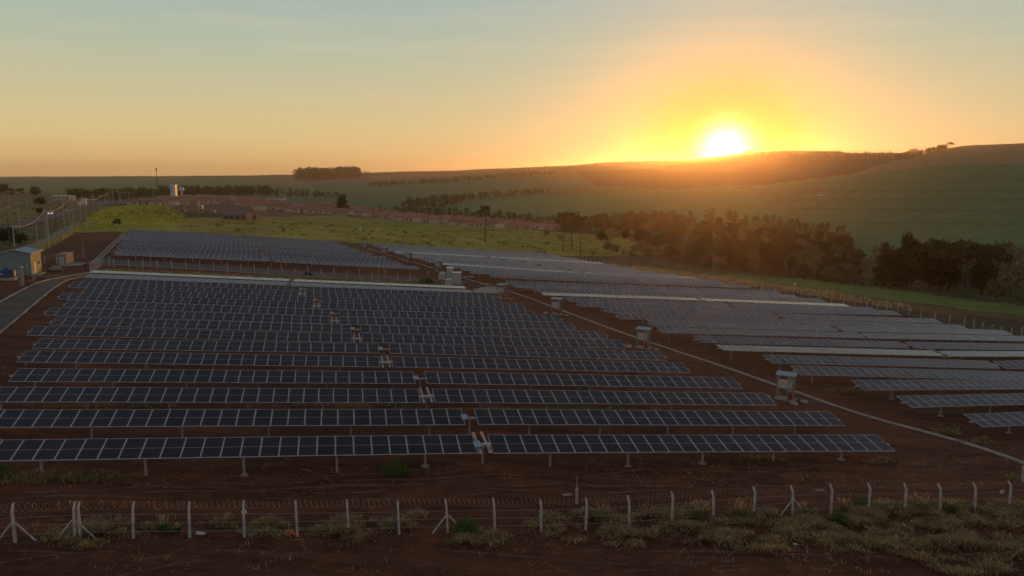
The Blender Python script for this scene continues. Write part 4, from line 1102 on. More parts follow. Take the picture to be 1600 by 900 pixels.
CROUCH = dict(STAND, pelvis=(0, .1, .38), waist=(0, .02, .52), chest=(0, -.12, .72), neck=(0, -.2, .88), head=(0, -.26, .98), crown=(0, -.27, 1.08), shl=(-.2, -.14, .8), ell=(-.26, -.35, .6), wrl=(-.2, -.52, .45), hal=(-.18, -.58, .38), shr=(.2, -.14, .8), elr=(.26, -.35, .6), wrr=(.2, -.52, .45), har=(.18, -.58, .38),
              hpl=(-.1, .06, .38), knl=(-.17, -.32, .5), anl=(-.14, -.05, .08), tol=(-.15, -.2, .04), hpr=(.1, .06, .38), knr=(.17, -.32, .5), anr=(.14, -.05, .08), tor=(.15, -.2, .04))
for x, y, J, sh_, tr_, he, rz, lb in ((53.5, 448, STAND, 'work_shirt', 'work_trousers', 'helmet_white', 1.2, 'worker in white helmet and pinkish shirt standing on the gravel road'),
                                      (44, 448, CROUCH, 'red_paint', 'navy_cloth', 'helmet_white', 1.6, 'worker in red crouching at the kerb beside the column'),
                                      (29.5, 444.5, BEND, 'navy_cloth', 'work_trousers', None, 1.3, 'worker in dark top bending over left of the column'),
                                      (37.5, 446.5, STAND, 'work_shirt', 'work_trousers', 'helmet_white', -.6, 'worker in pinkish clothes standing close behind the column'),
                                      (76, 424, BEND, 'navy_cloth', 'navy_cloth', None, 1.57, 'worker in dark clothes bending over the concrete culvert pipe'),
                                      (134.5, 424.5, STAND, 'navy_cloth', 'navy_cloth', None, .2, 'person in dark clothes standing below the red drum'),
                                      (669, 434.5, STAND, 'work_shirt', 'work_trousers', 'red_paint', .6, 'person in light shirt and red helmet left of the transformers'),
                                      (679, 446, CROUCH, 'red_paint', 'work_trousers', 'helmet_white', -.6, 'person in red crouching in the weeds before the transformers')):
    me = person_mesh(J, sh_, tr_, he); o = link('person', me, None, at(x, y)); o.rotation_euler = (0, 0, rz); tag(o, lb, 'person')

# ------------------------------------------------------------------ the highway: utility poles, cables, cars
pole_pts = [  # base x, base y, top y, crossarm, label
    (22.8, 386, 352, 1, 'thick pale utility pole standing behind the green shed'), (16, 386, 340, 0, 'slim dark pole left of the thick pole behind the shed'), (77.5, 388, 328, 1, 'tall wide pale utility pole at the edge of the bare plot'),
    (72.5, 371, 329, 0, 'pale utility pole just left of the tall wide one'), (111, 367.5, 326, 1, 'pale utility pole on the corner of the bare red plot'), (59.3, 383, 349, 0, 'short slim pole behind the shed roof'),
    (88, 357, 328, 0, 'thin dark pole between the highway and the path'), (31.5, 358, 316, 1, 'pale pole standing beside the highway far left'), (101, 355, 306, 1, 'tall pale pole below the long white roof'),
    (114.8, 350.5, 306, 1, 'tall pole left of the weed field, nearest the path end'), (127.3, 345, 315, 1, 'pole carrying a white box, left of the sunlit one'), (135.8, 352, 311, 1, 'pole carrying the sunlit white box'),
    (146, 335.5, 311, 0, 'pale pole at the left edge of the weed field'), (157.8, 329.5, 305, 0, 'pale pole behind the weed field, first of the far line'), (163.5, 320, 304, 0, 'second pole of the far line by the highway'),
    (167.5, 318, 300, 0, 'third pole of the far line by the highway'), (171, 317, 301, 0, 'fourth pole of the far line by the highway'), (177, 316, 297, 0, 'fifth, taller pole of the far line by the highway'),
    (187, 315.5, 299, 0, 'sixth pole of the far line by the highway'), (189.6, 315, 299.5, 0, 'seventh pole of the far line, close to the sixth'), (196, 314, 300, 0, 'eighth pole of the far line by the highway'),
    (202, 313.5, 300, 0, 'ninth pole of the far line by the highway'), (209, 313, 301, 0, 'last pole of the far line by the highway'), (15.5, 325.5, 298, 0, 'pole among the roadside shrubs at the far left'),
    (42, 322, 297, 1, 'pole on the rise beyond the highway, far left'), (69.5, 336, 319, 0, 'short pole on the far verge of the highway')]
PTOP = {}
for i, (x, y, yt, arm, lb) in enumerate(pole_pts):
    p = at(x, y); h_ = ppx(p, y - yt); t = empty('utility_pole', p, lb, 'utility pole', 'utility poles along the highway'); r_ = max(.14, ppx(p, .9)) if i in (0, 2) else max(.13, ppx(p, .45))
    mb = MB(); mb.tube([(0, 0, -.5), (0, 0, h_)], [r_, r_ * .65], 8); mb.build('shaft', M['pole_concrete' if 'dark' not in lb else 'bark'], t)
    if arm:
        mb = MB(); mb.box((0, 0, h_ - .45), (2.0, .12, .14))
        mb.build('crossarm', M['pole_concrete'], t)
        for dx in (-.85, 0, .85):
            mb = MB(); mb.tube([(dx, 0, h_ - .38), (dx, 0, h_ - .12)], .07, 6); mb.build('insulator', M['white_paint'], t)
    PTOP[i] = Vector((p.x, p.y, p.z + h_ - .3))
for i, (s_, lb) in {10: (1.5, 'grey transformer box hung on the pole left of the sunlit one'), 11: (2.2, 'white transformer box glowing in the sun on its pole')}.items():
    q = PTOP[i] + Vector((-.2, -.5, -.6)); t = empty('pole_transformer', q, lb, 'transformer', 'transformer boxes on poles'); mb = MB(); mb.tube([(0, 0, -s_ * .5), (0, 0, s_ * .5)], s_ * .42, 12); mb.build('tank', M['white_paint'], t)
    mb = MB(); mb.box((0, .35, 0), (.2, .5, .2)); mb.build('bracket', M['galvanised_steel'], t)


def cable(a, b_, sag, r, lb):
    n_ = 14; P_ = [a.lerp(b_, j / n_) + Vector((0, 0, -4 * sag * (j / n_) * (1 - j / n_))) for j in range(n_ + 1)]
    mb = MB(); mb.tube([q - a for q in P_], r, 5); o = mb.build('power_cable', M['cable'], None, a); tag(o, lb, 'cable', 'power cables between the poles')


far_left = at(-60, 372) + Vector((0, 0, 9.5))
for a, b_, sag, lb in ((0, 3, 1.5, 'cable sagging from the thick pole behind the shed across the highway'), (3, 9, 1.6, 'cable sagging between the tall wide pole and the pole by the path end'), (9, 11, 2.4, 'deeply sagging cable under the two white boxes'),
                       (11, 14, 1.2, 'cable from the sunlit box toward the far poles'), (14, 17, .7, 'short cable between the third and fifth far poles'), (7, 8, 2.0, 'cable running over the verge between the two left poles'),
                       (8, 11, 1.0, 'nearly level cable left of the sunlit box'), (23, 24, .9, 'sagging cable between the two shrub-side poles'), (12, 13, 1.0, 'cable over the left edge of the weed field'), (13, 16, .8, 'cable swinging up to the far line of poles'), (17, 18, .6, 'cable along the far line of poles, left end'), (18, 20, .6, 'cable along the far line of poles, middle'), (20, 22, .6, 'cable along the far line of poles, right end')):
    cable(PTOP[a], PTOP[b_], sag, .10, lb)
cable(far_left, PTOP[7], 2.0, .10, 'cable coming in from the left edge to the highway pole')
cable(at(-30, 330) + Vector((0, 0, 9)), PTOP[23], 1.0, .10, 'cable coming in over the shrubs at the left edge')


def car(x, y, rz, body, lb, lights=True):
    p = at(x, y); t = empty('car', p + Vector((0, 0, .25)), lb, 'car', rz=rz)
    prof = [(-2.1, .35), (-2.15, .8), (-1.9, 1.0), (-1.2, 1.05), (-.7, 1.5), (.9, 1.5), (1.5, 1.05), (2.0, .95), (2.1, .7), (2.1, .35)]
    V = [(a, -.85, b_) for a, b_ in prof] + [(a, .85, b_) for a, b_ in prof]; n_ = len(prof)
    mb = MB(); mb.add(V, [tuple(range(n_)), tuple(range(n_, 2 * n_))[::-1]] + [(i, n_ + i, n_ + (i + 1) % n_, (i + 1) % n_) for i in range(n_)]); mb.build('body', body, t)
    mb = MB(); mb.add([(-1.16, -.7, 1.12), (-.72, -.66, 1.47), (-.72, .66, 1.47), (-1.16, .7, 1.12)], [(0, 1, 2, 3)]); mb.build('windscreen', M['window_dark'], t); mb = MB(); mb.add([(-.6, -.865, 1.12), (.8, -.865, 1.12), (.75, -.865, 1.43), (-.5, -.865, 1.43)], [(0, 1, 2, 3)]); mb.build('window', M['window_dark'], t)
    for dx in (-1.35, 1.35):
        for dy in (-.8, .8):
            mb = MB(); mb.tube([(dx, dy - .1, .33), (dx, dy + .1, .33)], .33, 14); mb.build('wheel', M['dark_steel'], t)
    for dy in (-.6, .6):
        mb = MB(); mb.tube([(-2.14, dy, .75), (-2.2, dy, .75)], .12, 10); mb.build('headlight', M['headlamp'], t)
    return t


m = bpy.data.materials.new('headlamp'); m.use_nodes = True; b = m.node_tree.nodes['Principled BSDF']; b.inputs['Emission Color'].default_value = (1, .93, .8, 1); b.inputs['Emission Strength'].default_value = 3.5; M['headlamp'] = m
material('car_white', (.6, .6, .6), .3); material('car_dark', (.04, .04, .045), .3)
car(79.5, 336.5, math.radians(-70) + math.pi, M['car_white'], 'white car with headlights on, driving toward the camera on the highway')
car(220.5, 315.6, math.radians(-60) + math.pi, M['car_white'], 'distant car with bright headlights on the highway bend')
car(229, 316, math.radians(120) + math.pi, M['car_dark'], 'small dark car far down the highway')

# mast and water towers
p = at(247, 312); t = empty('radio_mast', p, 'tall thin communication mast rising above the horizon, left', 'mast'); h_ = ppx(p, 49)
mb = MB(); mb.tube([(0, 0, 0), (0, 0, h_ * .93)], [.55, .28], 6); mb.build('mast', M['dark_steel'], t)
mb = MB(); mb.tube([(0, 0, h_ * .92), (0, 0, h_)], .85, 8); mb.build('antenna_array', M['dark_steel'], t)
p = at(272.5, 312); t = empty('water_tower', p, 'pale square water tower with blue panel above the red roofs', 'water tower'); h_ = ppx(p, 22.5); w = ppx(p, 7.5)
mb = MB(); mb.box((0, 0, h_ / 2), (w, w * 1.1, h_)); mb.build('shaft', M['white_paint'], t); mb = MB(); mb.box((-w * .22, -w * .56, h_ * .72), (w * .4, .1, h_ * .36)); mb.build('sign_panel', M['blue_roof'], t); mb = MB(); mb.box((0, 0, h_ + .3), (w * 1.1, w * 1.2, .6)); mb.build('cap', M['white_paint'], t)
p = at(284.3, 309.5); t = empty('water_tower', p, 'pale mushroom-shaped water tank right of the square tower', 'water tower'); h_ = ppx(p, 17.5); r_ = ppx(p, 3.9)
mb = MB(); mb.tube([(0, 0, 0), (0, 0, h_ * .62)], [r_ * .42, r_ * .36], 10); mb.build('stem', M['white_paint'], t); mb = MB(); mb.tube([(0, 0, h_ * .55), (0, 0, h_ * .68), (0, 0, h_ * .9), (0, 0, h_)], [r_ * .35, r_, r_ * .95, r_ * .4], 16); mb.build('tank', M['white_paint'], t)
# ------------------------------------------------------------------ the town beyond the pasture


def house_meshes(w, d, h_, rh, roofmat):
    mb = MB(); mb.add([(-w / 2, -d / 2, -1), (w / 2, -d / 2, -1), (w / 2, d / 2, -1), (-w / 2, d / 2, -1), (-w / 2, -d / 2, h_), (w / 2, -d / 2, h_), (w / 2, d / 2, h_), (-w / 2, d / 2, h_), (-w / 2, 0, h_ + rh), (w / 2, 0, h_ + rh)],
                      [(0, 1, 5, 4), (2, 3, 7, 6), (1, 2, 6, 9, 5), (3, 0, 4, 8, 7)]); wall = mb.mesh('wall', M['house_wall'])
    mb = MB(); o_ = .5
    for sg in (-1, 1):
        ye = sg * (d / 2 + o_); ze = h_ - rh * o_ / (d / 2)
        mb.add([(-w / 2 - o_, 0, h_ + rh + .05), (w / 2 + o_, 0, h_ + rh + .05), (w / 2 + o_, ye, ze + .05), (-w / 2 - o_, ye, ze + .05), (-w / 2 - o_, 0, h_ + rh + .2), (w / 2 + o_, 0, h_ + rh + .2), (w / 2 + o_, ye, ze + .2), (-w / 2 - o_, ye, ze + .2)],
               [(0, 1, 2, 3), (7, 6, 5, 4), (2, 6, 7, 3), (0, 3, 7, 4), (1, 5, 6, 2)])
    roof = mb.mesh('roof', M[roofmat])
    mb = MB(); mb.box((w * .28, -d / 2 - .02, 1.5), (1.6, .06, 1.1)); win = mb.mesh('window', M['window_dark'])
    mb = MB(); mb.box((.2, -d / 2 - .02, 1.05), (.9, .06, 2.1)); door = mb.mesh('door', M['wood'])
    return wall, roof, win, door


HV = [house_meshes(8, 7, 2.9, 1.5, 'roof_tile'), house_meshes(10, 7.5, 3.0, 1.6, 'roof_tile'), house_meshes(12, 8, 3.1, 1.7, 'roof_tile'), house_meshes(9, 8, 3.2, 1.2, 'roof_fibre')]
T_REG = [((205, 321), (250, 312), (300, 308), (345, 309), (420, 316), (420, 326), (380, 322), (330, 319), (270, 321)), ((400, 319), (470, 320), (535, 325), (600, 333), (640, 339), (640, 344), (560, 338), (480, 333), (400, 329)), ((620, 338), (700, 342.5), (780, 347.5), (870, 351), (870, 359.5), (780, 356.5), (700, 352), (620, 345))]
T_LAB = ['low house among the dense red roofs by the water towers', 'low house in the red-roofed rows behind the lone dark tree', 'low red-roofed house in the long row above the pasture']
placed = []
nh = 0
RS = random.Random(5)
for ri, reg in enumerate(T_REG):
    xs = [q[0] for q in reg]; ys = [q[1] for q in reg]; tries = 0; cnt = 0
    while tries < 2600 and cnt < (125, 95, 75)[ri]:
        tries += 1; x = RS.uniform(min(xs), max(xs)); y = RS.uniform(min(ys), max(ys))
        if not inpoly(np.array([x]), np.array([y]), reg)[0]: continue
        if any(abs(x - a) < (7.6, 8.4, 9.0)[ri] * .8 and abs(y - b_) < 1.0 for a, b_ in placed): continue
        placed.append((x, y)); cnt += 1
        p = at(x, y); v = HV[RS.choice((0, 0, 1, 1, 2, 3) if ri != 2 else (0, 1, 1))]
        t = empty('house', p, T_LAB[ri], 'house', ('houses by the water towers', 'houses behind the lone tree', 'houses in the long row above the pasture')[ri], rz=RS.choice((0.1, .15, .12, 1.67)) + RS.gauss(0, .03))
        for nm, me in zip(('wall', 'roof', 'window', 'door'), v): link(nm, me, t)
        nh += 1
print('houses', nh)


def block(name, x, y, wpx_, hpx_, dep, wallm, roofm, lb, cat, rz=0.1, rh=.25, windows=3):
    p = at(x, y); w = ppx(p, wpx_); h_ = ppx(p, hpx_); t = empty(name, p, lb, cat, rz=rz)
    r = h_ * rh; hh = h_ - r
    mb = MB(); mb.add([(-w / 2, 0, -.6), (w / 2, 0, -.6), (w / 2, dep, -.6), (-w / 2, dep, -.6), (-w / 2, 0, hh), (w / 2, 0, hh), (w / 2, dep, hh), (-w / 2, dep, hh), (-w / 2, dep / 2, hh + r), (w / 2, dep / 2, hh + r)],
                      [(0, 1, 5, 4), (2, 3, 7, 6), (1, 2, 6, 9, 5), (3, 0, 4, 8, 7)]); mb.build('wall', M[wallm], t)
    mb = MB(); o_ = .4
    for sg in (-1, 1):
        ye = dep / 2 + sg * (dep / 2 + o_); ze = hh - r * o_ / (dep / 2)
        mb.add([(-w / 2 - o_, dep / 2, hh + r + .03), (w / 2 + o_, dep / 2, hh + r + .03), (w / 2 + o_, ye, ze + .03), (-w / 2 - o_, ye, ze + .03), (-w / 2 - o_, dep / 2, hh + r + .15), (w / 2 + o_, dep / 2, hh + r + .15), (w / 2 + o_, ye, ze + .15), (-w / 2 - o_, ye, ze + .15)],
               [(0, 1, 2, 3), (7, 6, 5, 4), (2, 6, 7, 3), (0, 3, 7, 4), (1, 5, 6, 2)])
    mb.build('roof', M[roofm], t)
    for i in range(windows):
        mb = MB(); mb.box((-w / 2 + w * (i + .5) / windows, -.04, hh * .5), (min(1.4, w / windows * .5), .08, hh * .35)); mb.build('window', M['window_dark'], t)
    return t


block('farm_building', 367, 343.5, 36, 12.5, 12, 'brick_wall', 'roof_fibre', 'long brown shed with sagging grey roof at the edge of the pasture', 'farm building', .05, .4, 4)
block('farm_building', 392, 343, 16, 10, 8, 'brick_wall', 'roof_fibre', 'dark open brick shed at the right end of the long brown one', 'farm building', .05, .2, 2)
block('farm_building', 329, 333, 10, 5, 8, 'house_wall', 'roof_fibre', 'small pale house half hidden by shrubs, left of the brown shed', 'farm building', .2, .4, 2)
block('farm_building', 284, 331, 9, 6, 6, 'block_wall', 'roof_fibre', 'small grey hut above the weed field', 'hut', .2, .4, 1)
block('white_kiosk', 313, 326, 6, 5.5, 3, 'white_paint', 'white_paint', 'small white box building among brown scrub', 'hut', .1, .1, 1)
block('warehouse', 504, 323, 48, 6, 25, 'white_paint', 'roof_fibre', 'long pale warehouse left of the lone dark tree', 'warehouse', .1, .25, 6)
block('warehouse', 425, 313, 34, 4, 25, 'white_paint', 'roof_fibre', 'pale low warehouse beyond the middle of the town', 'warehouse', .1, .25, 5)
block('warehouse', 341, 311, 20, 4.2, 18, 'white_paint', 'white_paint', 'white hall at the back of the town, right of water towers', 'warehouse', .1, .3, 3)
block('warehouse', 259, 310, 9, 4, 14, 'white_paint', 'roof_fibre', 'small pale hall left of the square water tower', 'warehouse', .1, .25, 2)
block('roadside_hall', 95, 313, 27, 7.5, 12, 'house_wall', 'white_paint', 'long low building with white roof edge beyond the highway', 'hall', .0, .12, 4)
block('farm_building', 575, 338.5, 6, 5, 6, 'white_paint', 'blue_roof', 'tiny pale blue hut at the lower edge of the town', 'hut', .1, .2, 1)
block('ruin', 738, 350.5, 30, 6, 10, 'brick_wall', 'roof_fibre', 'ruined brick farmhouse right of the pasture bank', 'ruin', .1, .3, 3)
block('hill_hut', 1284.5, 306, 5, 1.6, 10, 'white_paint', 'white_paint', 'tiny white hut on the green hillside', 'hut', .1, .3, 1)
p = at(563, 361); t = empty('marker_post', p, 'white-topped marker post glowing in the pasture', 'post'); mb = MB(); mb.tube([(0, 0, 0), (0, 0, ppx(p, 3))], .12, 6); mb.build('post', M['white_paint'], t); mb = MB(); mb.tube([(0, 0, ppx(p, 2.5)), (0, 0, ppx(p, 5.5))], ppx(p, 1.4), 10); mb.build('reflector', M['helmet_white'], t)
p = at(1241, 456.5); t = empty('floodlight', p, 'small white floodlight on the side fence line', 'floodlight'); mb = MB(); mb.tube([(0, 0, 0), (0, 0, 2.0)], .04, 6); mb.build('pole', M['pole_concrete'], t); mb = MB(); mb.box((0, -.1, 2.0), (.55, .25, .4)); mb.build('lamp_housing', M['helmet_white'], t)
# ------------------------------------------------------------------ trees
RT_ = np.random.default_rng(3)


def leaf_quads(C_, size, n_per, spread, flat=1.0):
    """small bent leaf clusters scattered round the points C_"""
    n_ = len(C_) * n_per; c_ = np.repeat(C_, n_per, 0) + RT_.normal(0, 1, (n_, 3)) * spread * np.array([1, 1, flat])
    u = RT_.normal(0, 1, (n_, 3)); u /= np.linalg.norm(u, axis=1)[:, None]; v = np.cross(u, RT_.normal(0, 1, (n_, 3))); v /= np.linalg.norm(v, axis=1)[:, None] + 1e-9
    s = (size * RT_.uniform(.6, 1.4, n_))[:, None]
    V = np.stack([c_ - u * s, c_ + v * s * .5, c_ + u * s, c_ - v * s * .5], 1).reshape(-1, 3)
    F = np.arange(n_ * 4).reshape(-1, 4)
    return V, F


def crown_points(kind, H):
    """clump centres of a crown of a tree H metres high"""
    pts = []; limbs = []
    def shell(c_, r, n_):
        q = RT_.normal(0, 1, (n_, 3)); q /= np.linalg.norm(q, axis=1)[:, None]; q *= RT_.uniform(.55, 1.0, n_)[:, None] ** .5
        return np.array(c_) + q * np.array(r)
    if kind == 'round':
        for i in range(9):
            a = i * 2.4 + RT_.uniform(-.4, .4); rr = H * RT_.uniform(.10, .26); z = H * RT_.uniform(.50, .84); c_ = (rr * math.cos(a), rr * math.sin(a), z)
            pts.append(shell(c_, (H * .17, H * .17, H * .13), 26)); limbs.append(c_)
    elif kind == 'tall':
        for i in range(9):
            a = i * 2.4; z = H * (.16 + .78 * i / 8); rr = H * .09 * (1.3 - i / 9); c_ = (rr * math.cos(a), rr * math.sin(a), z)
            pts.append(shell(c_, (H * .20 * (1.25 - .85 * i / 8), H * .20 * (1.25 - .85 * i / 8), H * .12), 40)); limbs.append(c_)
    elif kind == 'full':
        for i in range(13):
            a = i * 2.4; z = H * (.22 + .62 * i / 12); rr = H * .17 * math.sin(math.pi * (.25 + .6 * i / 12)); c_ = (rr * math.cos(a), rr * math.sin(a), z)
            pts.append(shell(c_, (H * .17, H * .17, H * .12), 32)); limbs.append(c_)
    elif kind == 'bushy':
        for i in range(12):
            a = i * 2.4; rr = H * RT_.uniform(.1, .42); z = H * RT_.uniform(.22, .74) * (1 - .3 * rr / H); c_ = (rr * math.cos(a), rr * math.sin(a), z)
            pts.append(shell(c_, (H * .22, H * .22, H * .17), 26)); limbs.append(c_)
    elif kind == 'umbrella':
        for i in range(13):
            a = i * 2.4; rr = H * (.04 + .15 * (i % 4) / 3.0); z = H * (.90 + .05 * RT_.uniform(-1, 1) + .05 * (rr / H)); c_ = (rr * math.cos(a), rr * math.sin(a), z)
            pts.append(shell(c_, (H * .038, H * .038, H * .014), 9)); limbs.append(c_)
        for i in range(5):
            a = i * 1.9; rr = H * .13; c_ = (rr * math.cos(a), rr * math.sin(a), H * .80); pts.append(shell(c_, (H * .03, H * .03, H * .012), 5)); limbs.append(c_)
    elif kind == 'wide':
        for i in range(14):
            a = i * 2.4; rr = H * .62 * math.sqrt((i + .5) / 14); z = H * (.86 - .24 * (rr / (H * .62)) ** 2 + .03 * RT_.uniform(-1, 1)); c_ = (rr * math.cos(a), rr * math.sin(a), z)
            pts.append(shell(c_, (H * .13, H * .13, H * .05), 20)); limbs.append(c_)
    return np.concatenate(pts), limbs


def tree_meshes(kind, H, mat, leaf, n_per=7):
    C_, limbs = crown_points(kind, H)
    V, F = leaf_quads(C_, leaf, n_per, leaf * 1.1)
    crown = mesh_np('crown', V, F, [M[mat]])
    mb = MB(); r0 = H * (.020 if kind != 'umbrella' else .013); zt_ = H * (.88 if kind in ('tall', 'umbrella') else .55)
    mb.tube([(0, 0, -.4), (H * .01, 0, H * .15), (-H * .01, H * .01, zt_ * .6), (0, 0, zt_)], [r0 * 1.5, r0, r0 * .8, r0 * .45], 7)
    for c_ in limbs:
        z0 = min(c_[2] * (.72 if kind != 'umbrella' else .97), zt_); mb.tube([(0, 0, z0), (c_[0] * .5, c_[1] * .5, (z0 + c_[2]) / 2 + H * .01), c_], [r0 * .45, r0 * .3, r0 * .12], 4)
    return crown, mb.mesh('trunk', M['bark'])


TK = {'round': [tree_meshes('round', 10, 'foliage_mid', .34) for _ in range(3)], 'tall': [tree_meshes('tall', 10, 'foliage_deep', .30, 9) for _ in range(3)], 'bushy': [tree_meshes('bushy', 10, m_, .42) for m_ in ('foliage_mid', 'foliage_olive', 'foliage_dark')],
      'umbrella': [tree_meshes('umbrella', 10, 'foliage_dark', .16, 5) for _ in range(2)], 'wide': [tree_meshes('wide', 10, 'foliage_dark', .28, 14)], 'dark': [tree_meshes('full', 10, 'foliage_deep', .34, 8) for _ in range(3)]}


def tree(kind, x, y, hpx_, lb, cat='tree', group=None, v=None, sx=1.0, name=None, p=None, trunk=True):
    p = p if p is not None else at(x, y)
    H = ppx(p, hpx_); s = H / 10
    cr_, tk_ = TK[kind][v if v is not None else RS.randrange(len(TK[kind]))]
    t = empty(name or {'umbrella': 'araucaria_tree', 'wide': 'umbrella_tree', 'bushy': 'bushy_tree'}.get(kind, 'tree'), p, lb, cat, group, rz=RS.uniform(0, 6.28)); t.scale = (s * sx, s * sx, s)
    link('crown', cr_, t)
    if trunk: link('trunk', tk_, t)
    return t


# single trees one can point at
tree('tall', 534.5, 333, 26, 'lone dense dark tree standing in front of the red-roofed town', v=0, sx=1.5)
tree('umbrella', 758.5, 378, 58, 'lone tall araucaria with bare trunk in the middle of the pasture', cat='araucaria', group=None, sx=1.15, v=0)
for x, y, h_, lb in ((880, 394, 64, 'leftmost of the three tall araucarias behind the panels'), (893, 391.5, 62, 'middle one of the three tall araucarias behind the panels'), (906.5, 396, 60, 'rightmost of the three tall araucarias behind the panels')):
    tree('umbrella', x, y, h_, lb, cat='araucaria', group='araucarias behind the panels', sx=1.0)
tree('wide', 1484.5, 230.8, 11.0, 'small round tree alone on the hilltop skyline', v=0, p=at(1484.5, 232.4), sx=.72, name='hilltop_tree')
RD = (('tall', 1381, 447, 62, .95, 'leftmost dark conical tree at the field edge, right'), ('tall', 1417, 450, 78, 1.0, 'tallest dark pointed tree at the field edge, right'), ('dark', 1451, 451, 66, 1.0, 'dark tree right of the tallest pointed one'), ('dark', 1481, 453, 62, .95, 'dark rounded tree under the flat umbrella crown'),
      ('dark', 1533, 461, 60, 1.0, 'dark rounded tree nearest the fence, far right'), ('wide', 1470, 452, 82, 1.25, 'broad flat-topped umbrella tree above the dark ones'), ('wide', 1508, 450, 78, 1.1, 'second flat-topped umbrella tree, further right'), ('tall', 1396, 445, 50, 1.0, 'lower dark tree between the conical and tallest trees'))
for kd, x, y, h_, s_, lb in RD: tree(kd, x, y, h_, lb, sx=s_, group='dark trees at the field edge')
for x, y, h_, lb in ((1560, 470, 40, 'pale grey-green shrub right of the dark trees'), (1585, 462, 60, 'big grey-green bush at the right edge of the photo'), (1596, 476, 34, 'low bright bush at the right edge by the fence'), (1540, 440, 62, 'grey-green tree behind the last dark tree'), (1572, 432, 62, 'pale bushy tree behind the edge bushes'), (1510, 432, 50, 'greyish tree seen between the dark trunks')):
    tree('bushy', x, y, h_, lb, v=1, group='grey-green bushes at the right edge', sx=.9)
for x, y, h_, lb in ((4, 304, 20, 'dark tree at the far left edge beyond the highway'), (17, 305, 13, 'low dark tree second from the left edge'), (33, 303, 11, 'dark domed tree on the rise, third from the left'), (56, 305, 16, 'broad tree on the rise left of the long white roof'), (64, 321, 15, 'dark shrub cluster below the broad tree'), (8, 380, 30, 'dark bush behind the water tank'), (30, 382, 22, 'dark bush behind the shed roof'), (183, 352, 12, 'dark shrub in the weed field above the panels'), (62, 333, 10, 'dark shrub on the highway verge'), (223, 303, 13, 'dark tree by the highway bend near the mast')):
    tree('bushy', x, y, h_, lb, v=2, group='dark bushes at the left', sx=1.0)
# valley trees: countable crowns below the sun, in front of the wood
VT = [(x, y) for x, y in []]
cand = [((1040, 402), (1075, 396), (1140, 394), (1240, 408), (1330, 425), (1345, 446), (1240, 432), (1120, 420), (1050, 412)), ((980, 380), (1100, 372), (1300, 392), (1345, 400), (1350, 420), (1230, 404), (1120, 392), (1040, 392)), ((880, 366), (1000, 358), (1140, 356), (1320, 378), (1330, 392), (1160, 376), (1000, 380), (900, 376))]
nv = 0; pl_ = []
for ci, reg in enumerate(cand):
    xs = [q[0] for q in reg]; ys = [q[1] for q in reg]; k = 0; tr = 0
    while k < (46, 60, 60)[ci] and tr < 4000:
        tr += 1; x = RS.uniform(min(xs), max(xs)); y = RS.uniform(min(ys), max(ys))
        if not inpoly(np.array([x]), np.array([y]), reg)[0] or any(abs(x - a) < 9 and abs(y - b_) < 3 for a, b_ in pl_): continue
        pl_.append((x, y)); k += 1; nv += 1
        tree(RS.choice(('round', 'bushy', 'bushy', 'round', 'dark')), x, y, RS.uniform(.75, 1.2) * (25, 21, 18)[ci], 'leafy tree in the valley wood below the sun', group='trees of the valley wood', sx=RS.uniform(.85, 1.25), name='valley_tree')
for x, y, h_ in ((950, 392, 17), (962, 394, 14), (1000, 397, 24), (1012, 399, 17), (1030, 401, 20), (855, 367, 9), (990, 378, 10), (875, 374, 8)):
    tree('bushy', x, y, h_, 'olive bush on the lower pasture near the araucarias', group='bushes on the lower pasture', v=1, name='bush')


# woods that read as one mass
def wood(name, lines, label, mat, leaf_scale=1.0, n_leaf=90, seed=1):
    """lines: (polygon in the photo, trees, height in photo pixels); trees merged into one mesh of trunks and leaf clumps"""
    r_ = random.Random(seed); Vs = []; Fs = []; nb = 0; tV = MB()
    for poly, cnt, hp in lines:
        xs = [q[0] for q in poly]; ys = [q[1] for q in poly]; k = 0; tr = 0
        while k < cnt and tr < cnt * 60:
            tr += 1; x = r_.uniform(min(xs), max(xs)); y = r_.uniform(min(ys), max(ys))
            if not inpoly(np.array([x]), np.array([y]), poly)[0]: continue
            k += 1; p = at(x, y); H = ppx(p, hp * r_.uniform(.7, 1.15)); w = H * r_.uniform(.20, .34)
            if H > 60: continue
            q = RT_.normal(0, 1, (n_leaf, 3)); q /= np.linalg.norm(q, axis=1)[:, None]; q *= RT_.uniform(.4, 1, n_leaf)[:, None] ** .5
            C_ = np.array([p.x, p.y, p.z + H * .58]) + q * np.array([w, w, H * .42])
            V, F = leaf_quads(C_, H * .085 * leaf_scale, 1, H * .03)
            Vs.append(V); Fs.append(F + nb); nb += len(V)
            tV.tube([(p.x, p.y, p.z - .5), (p.x, p.y, p.z + H * .6)], [H * .02, H * .012], 4)
    V = np.concatenate(Vs); F = np.concatenate(Fs)
    n0 = len(V); tv = np.array(tV.v); tf = np.array([f for f in tV.f if len(f) == 4]) + n0
    mi = np.r_[np.zeros(len(F)), np.ones(len(tf))]
    o = link(name, mesh_np(name, np.r_[V, tv], np.r_[F, tf], [M[mat], M['bark']], mi)); tag(o, label, 'wood', kind='stuff'); return o


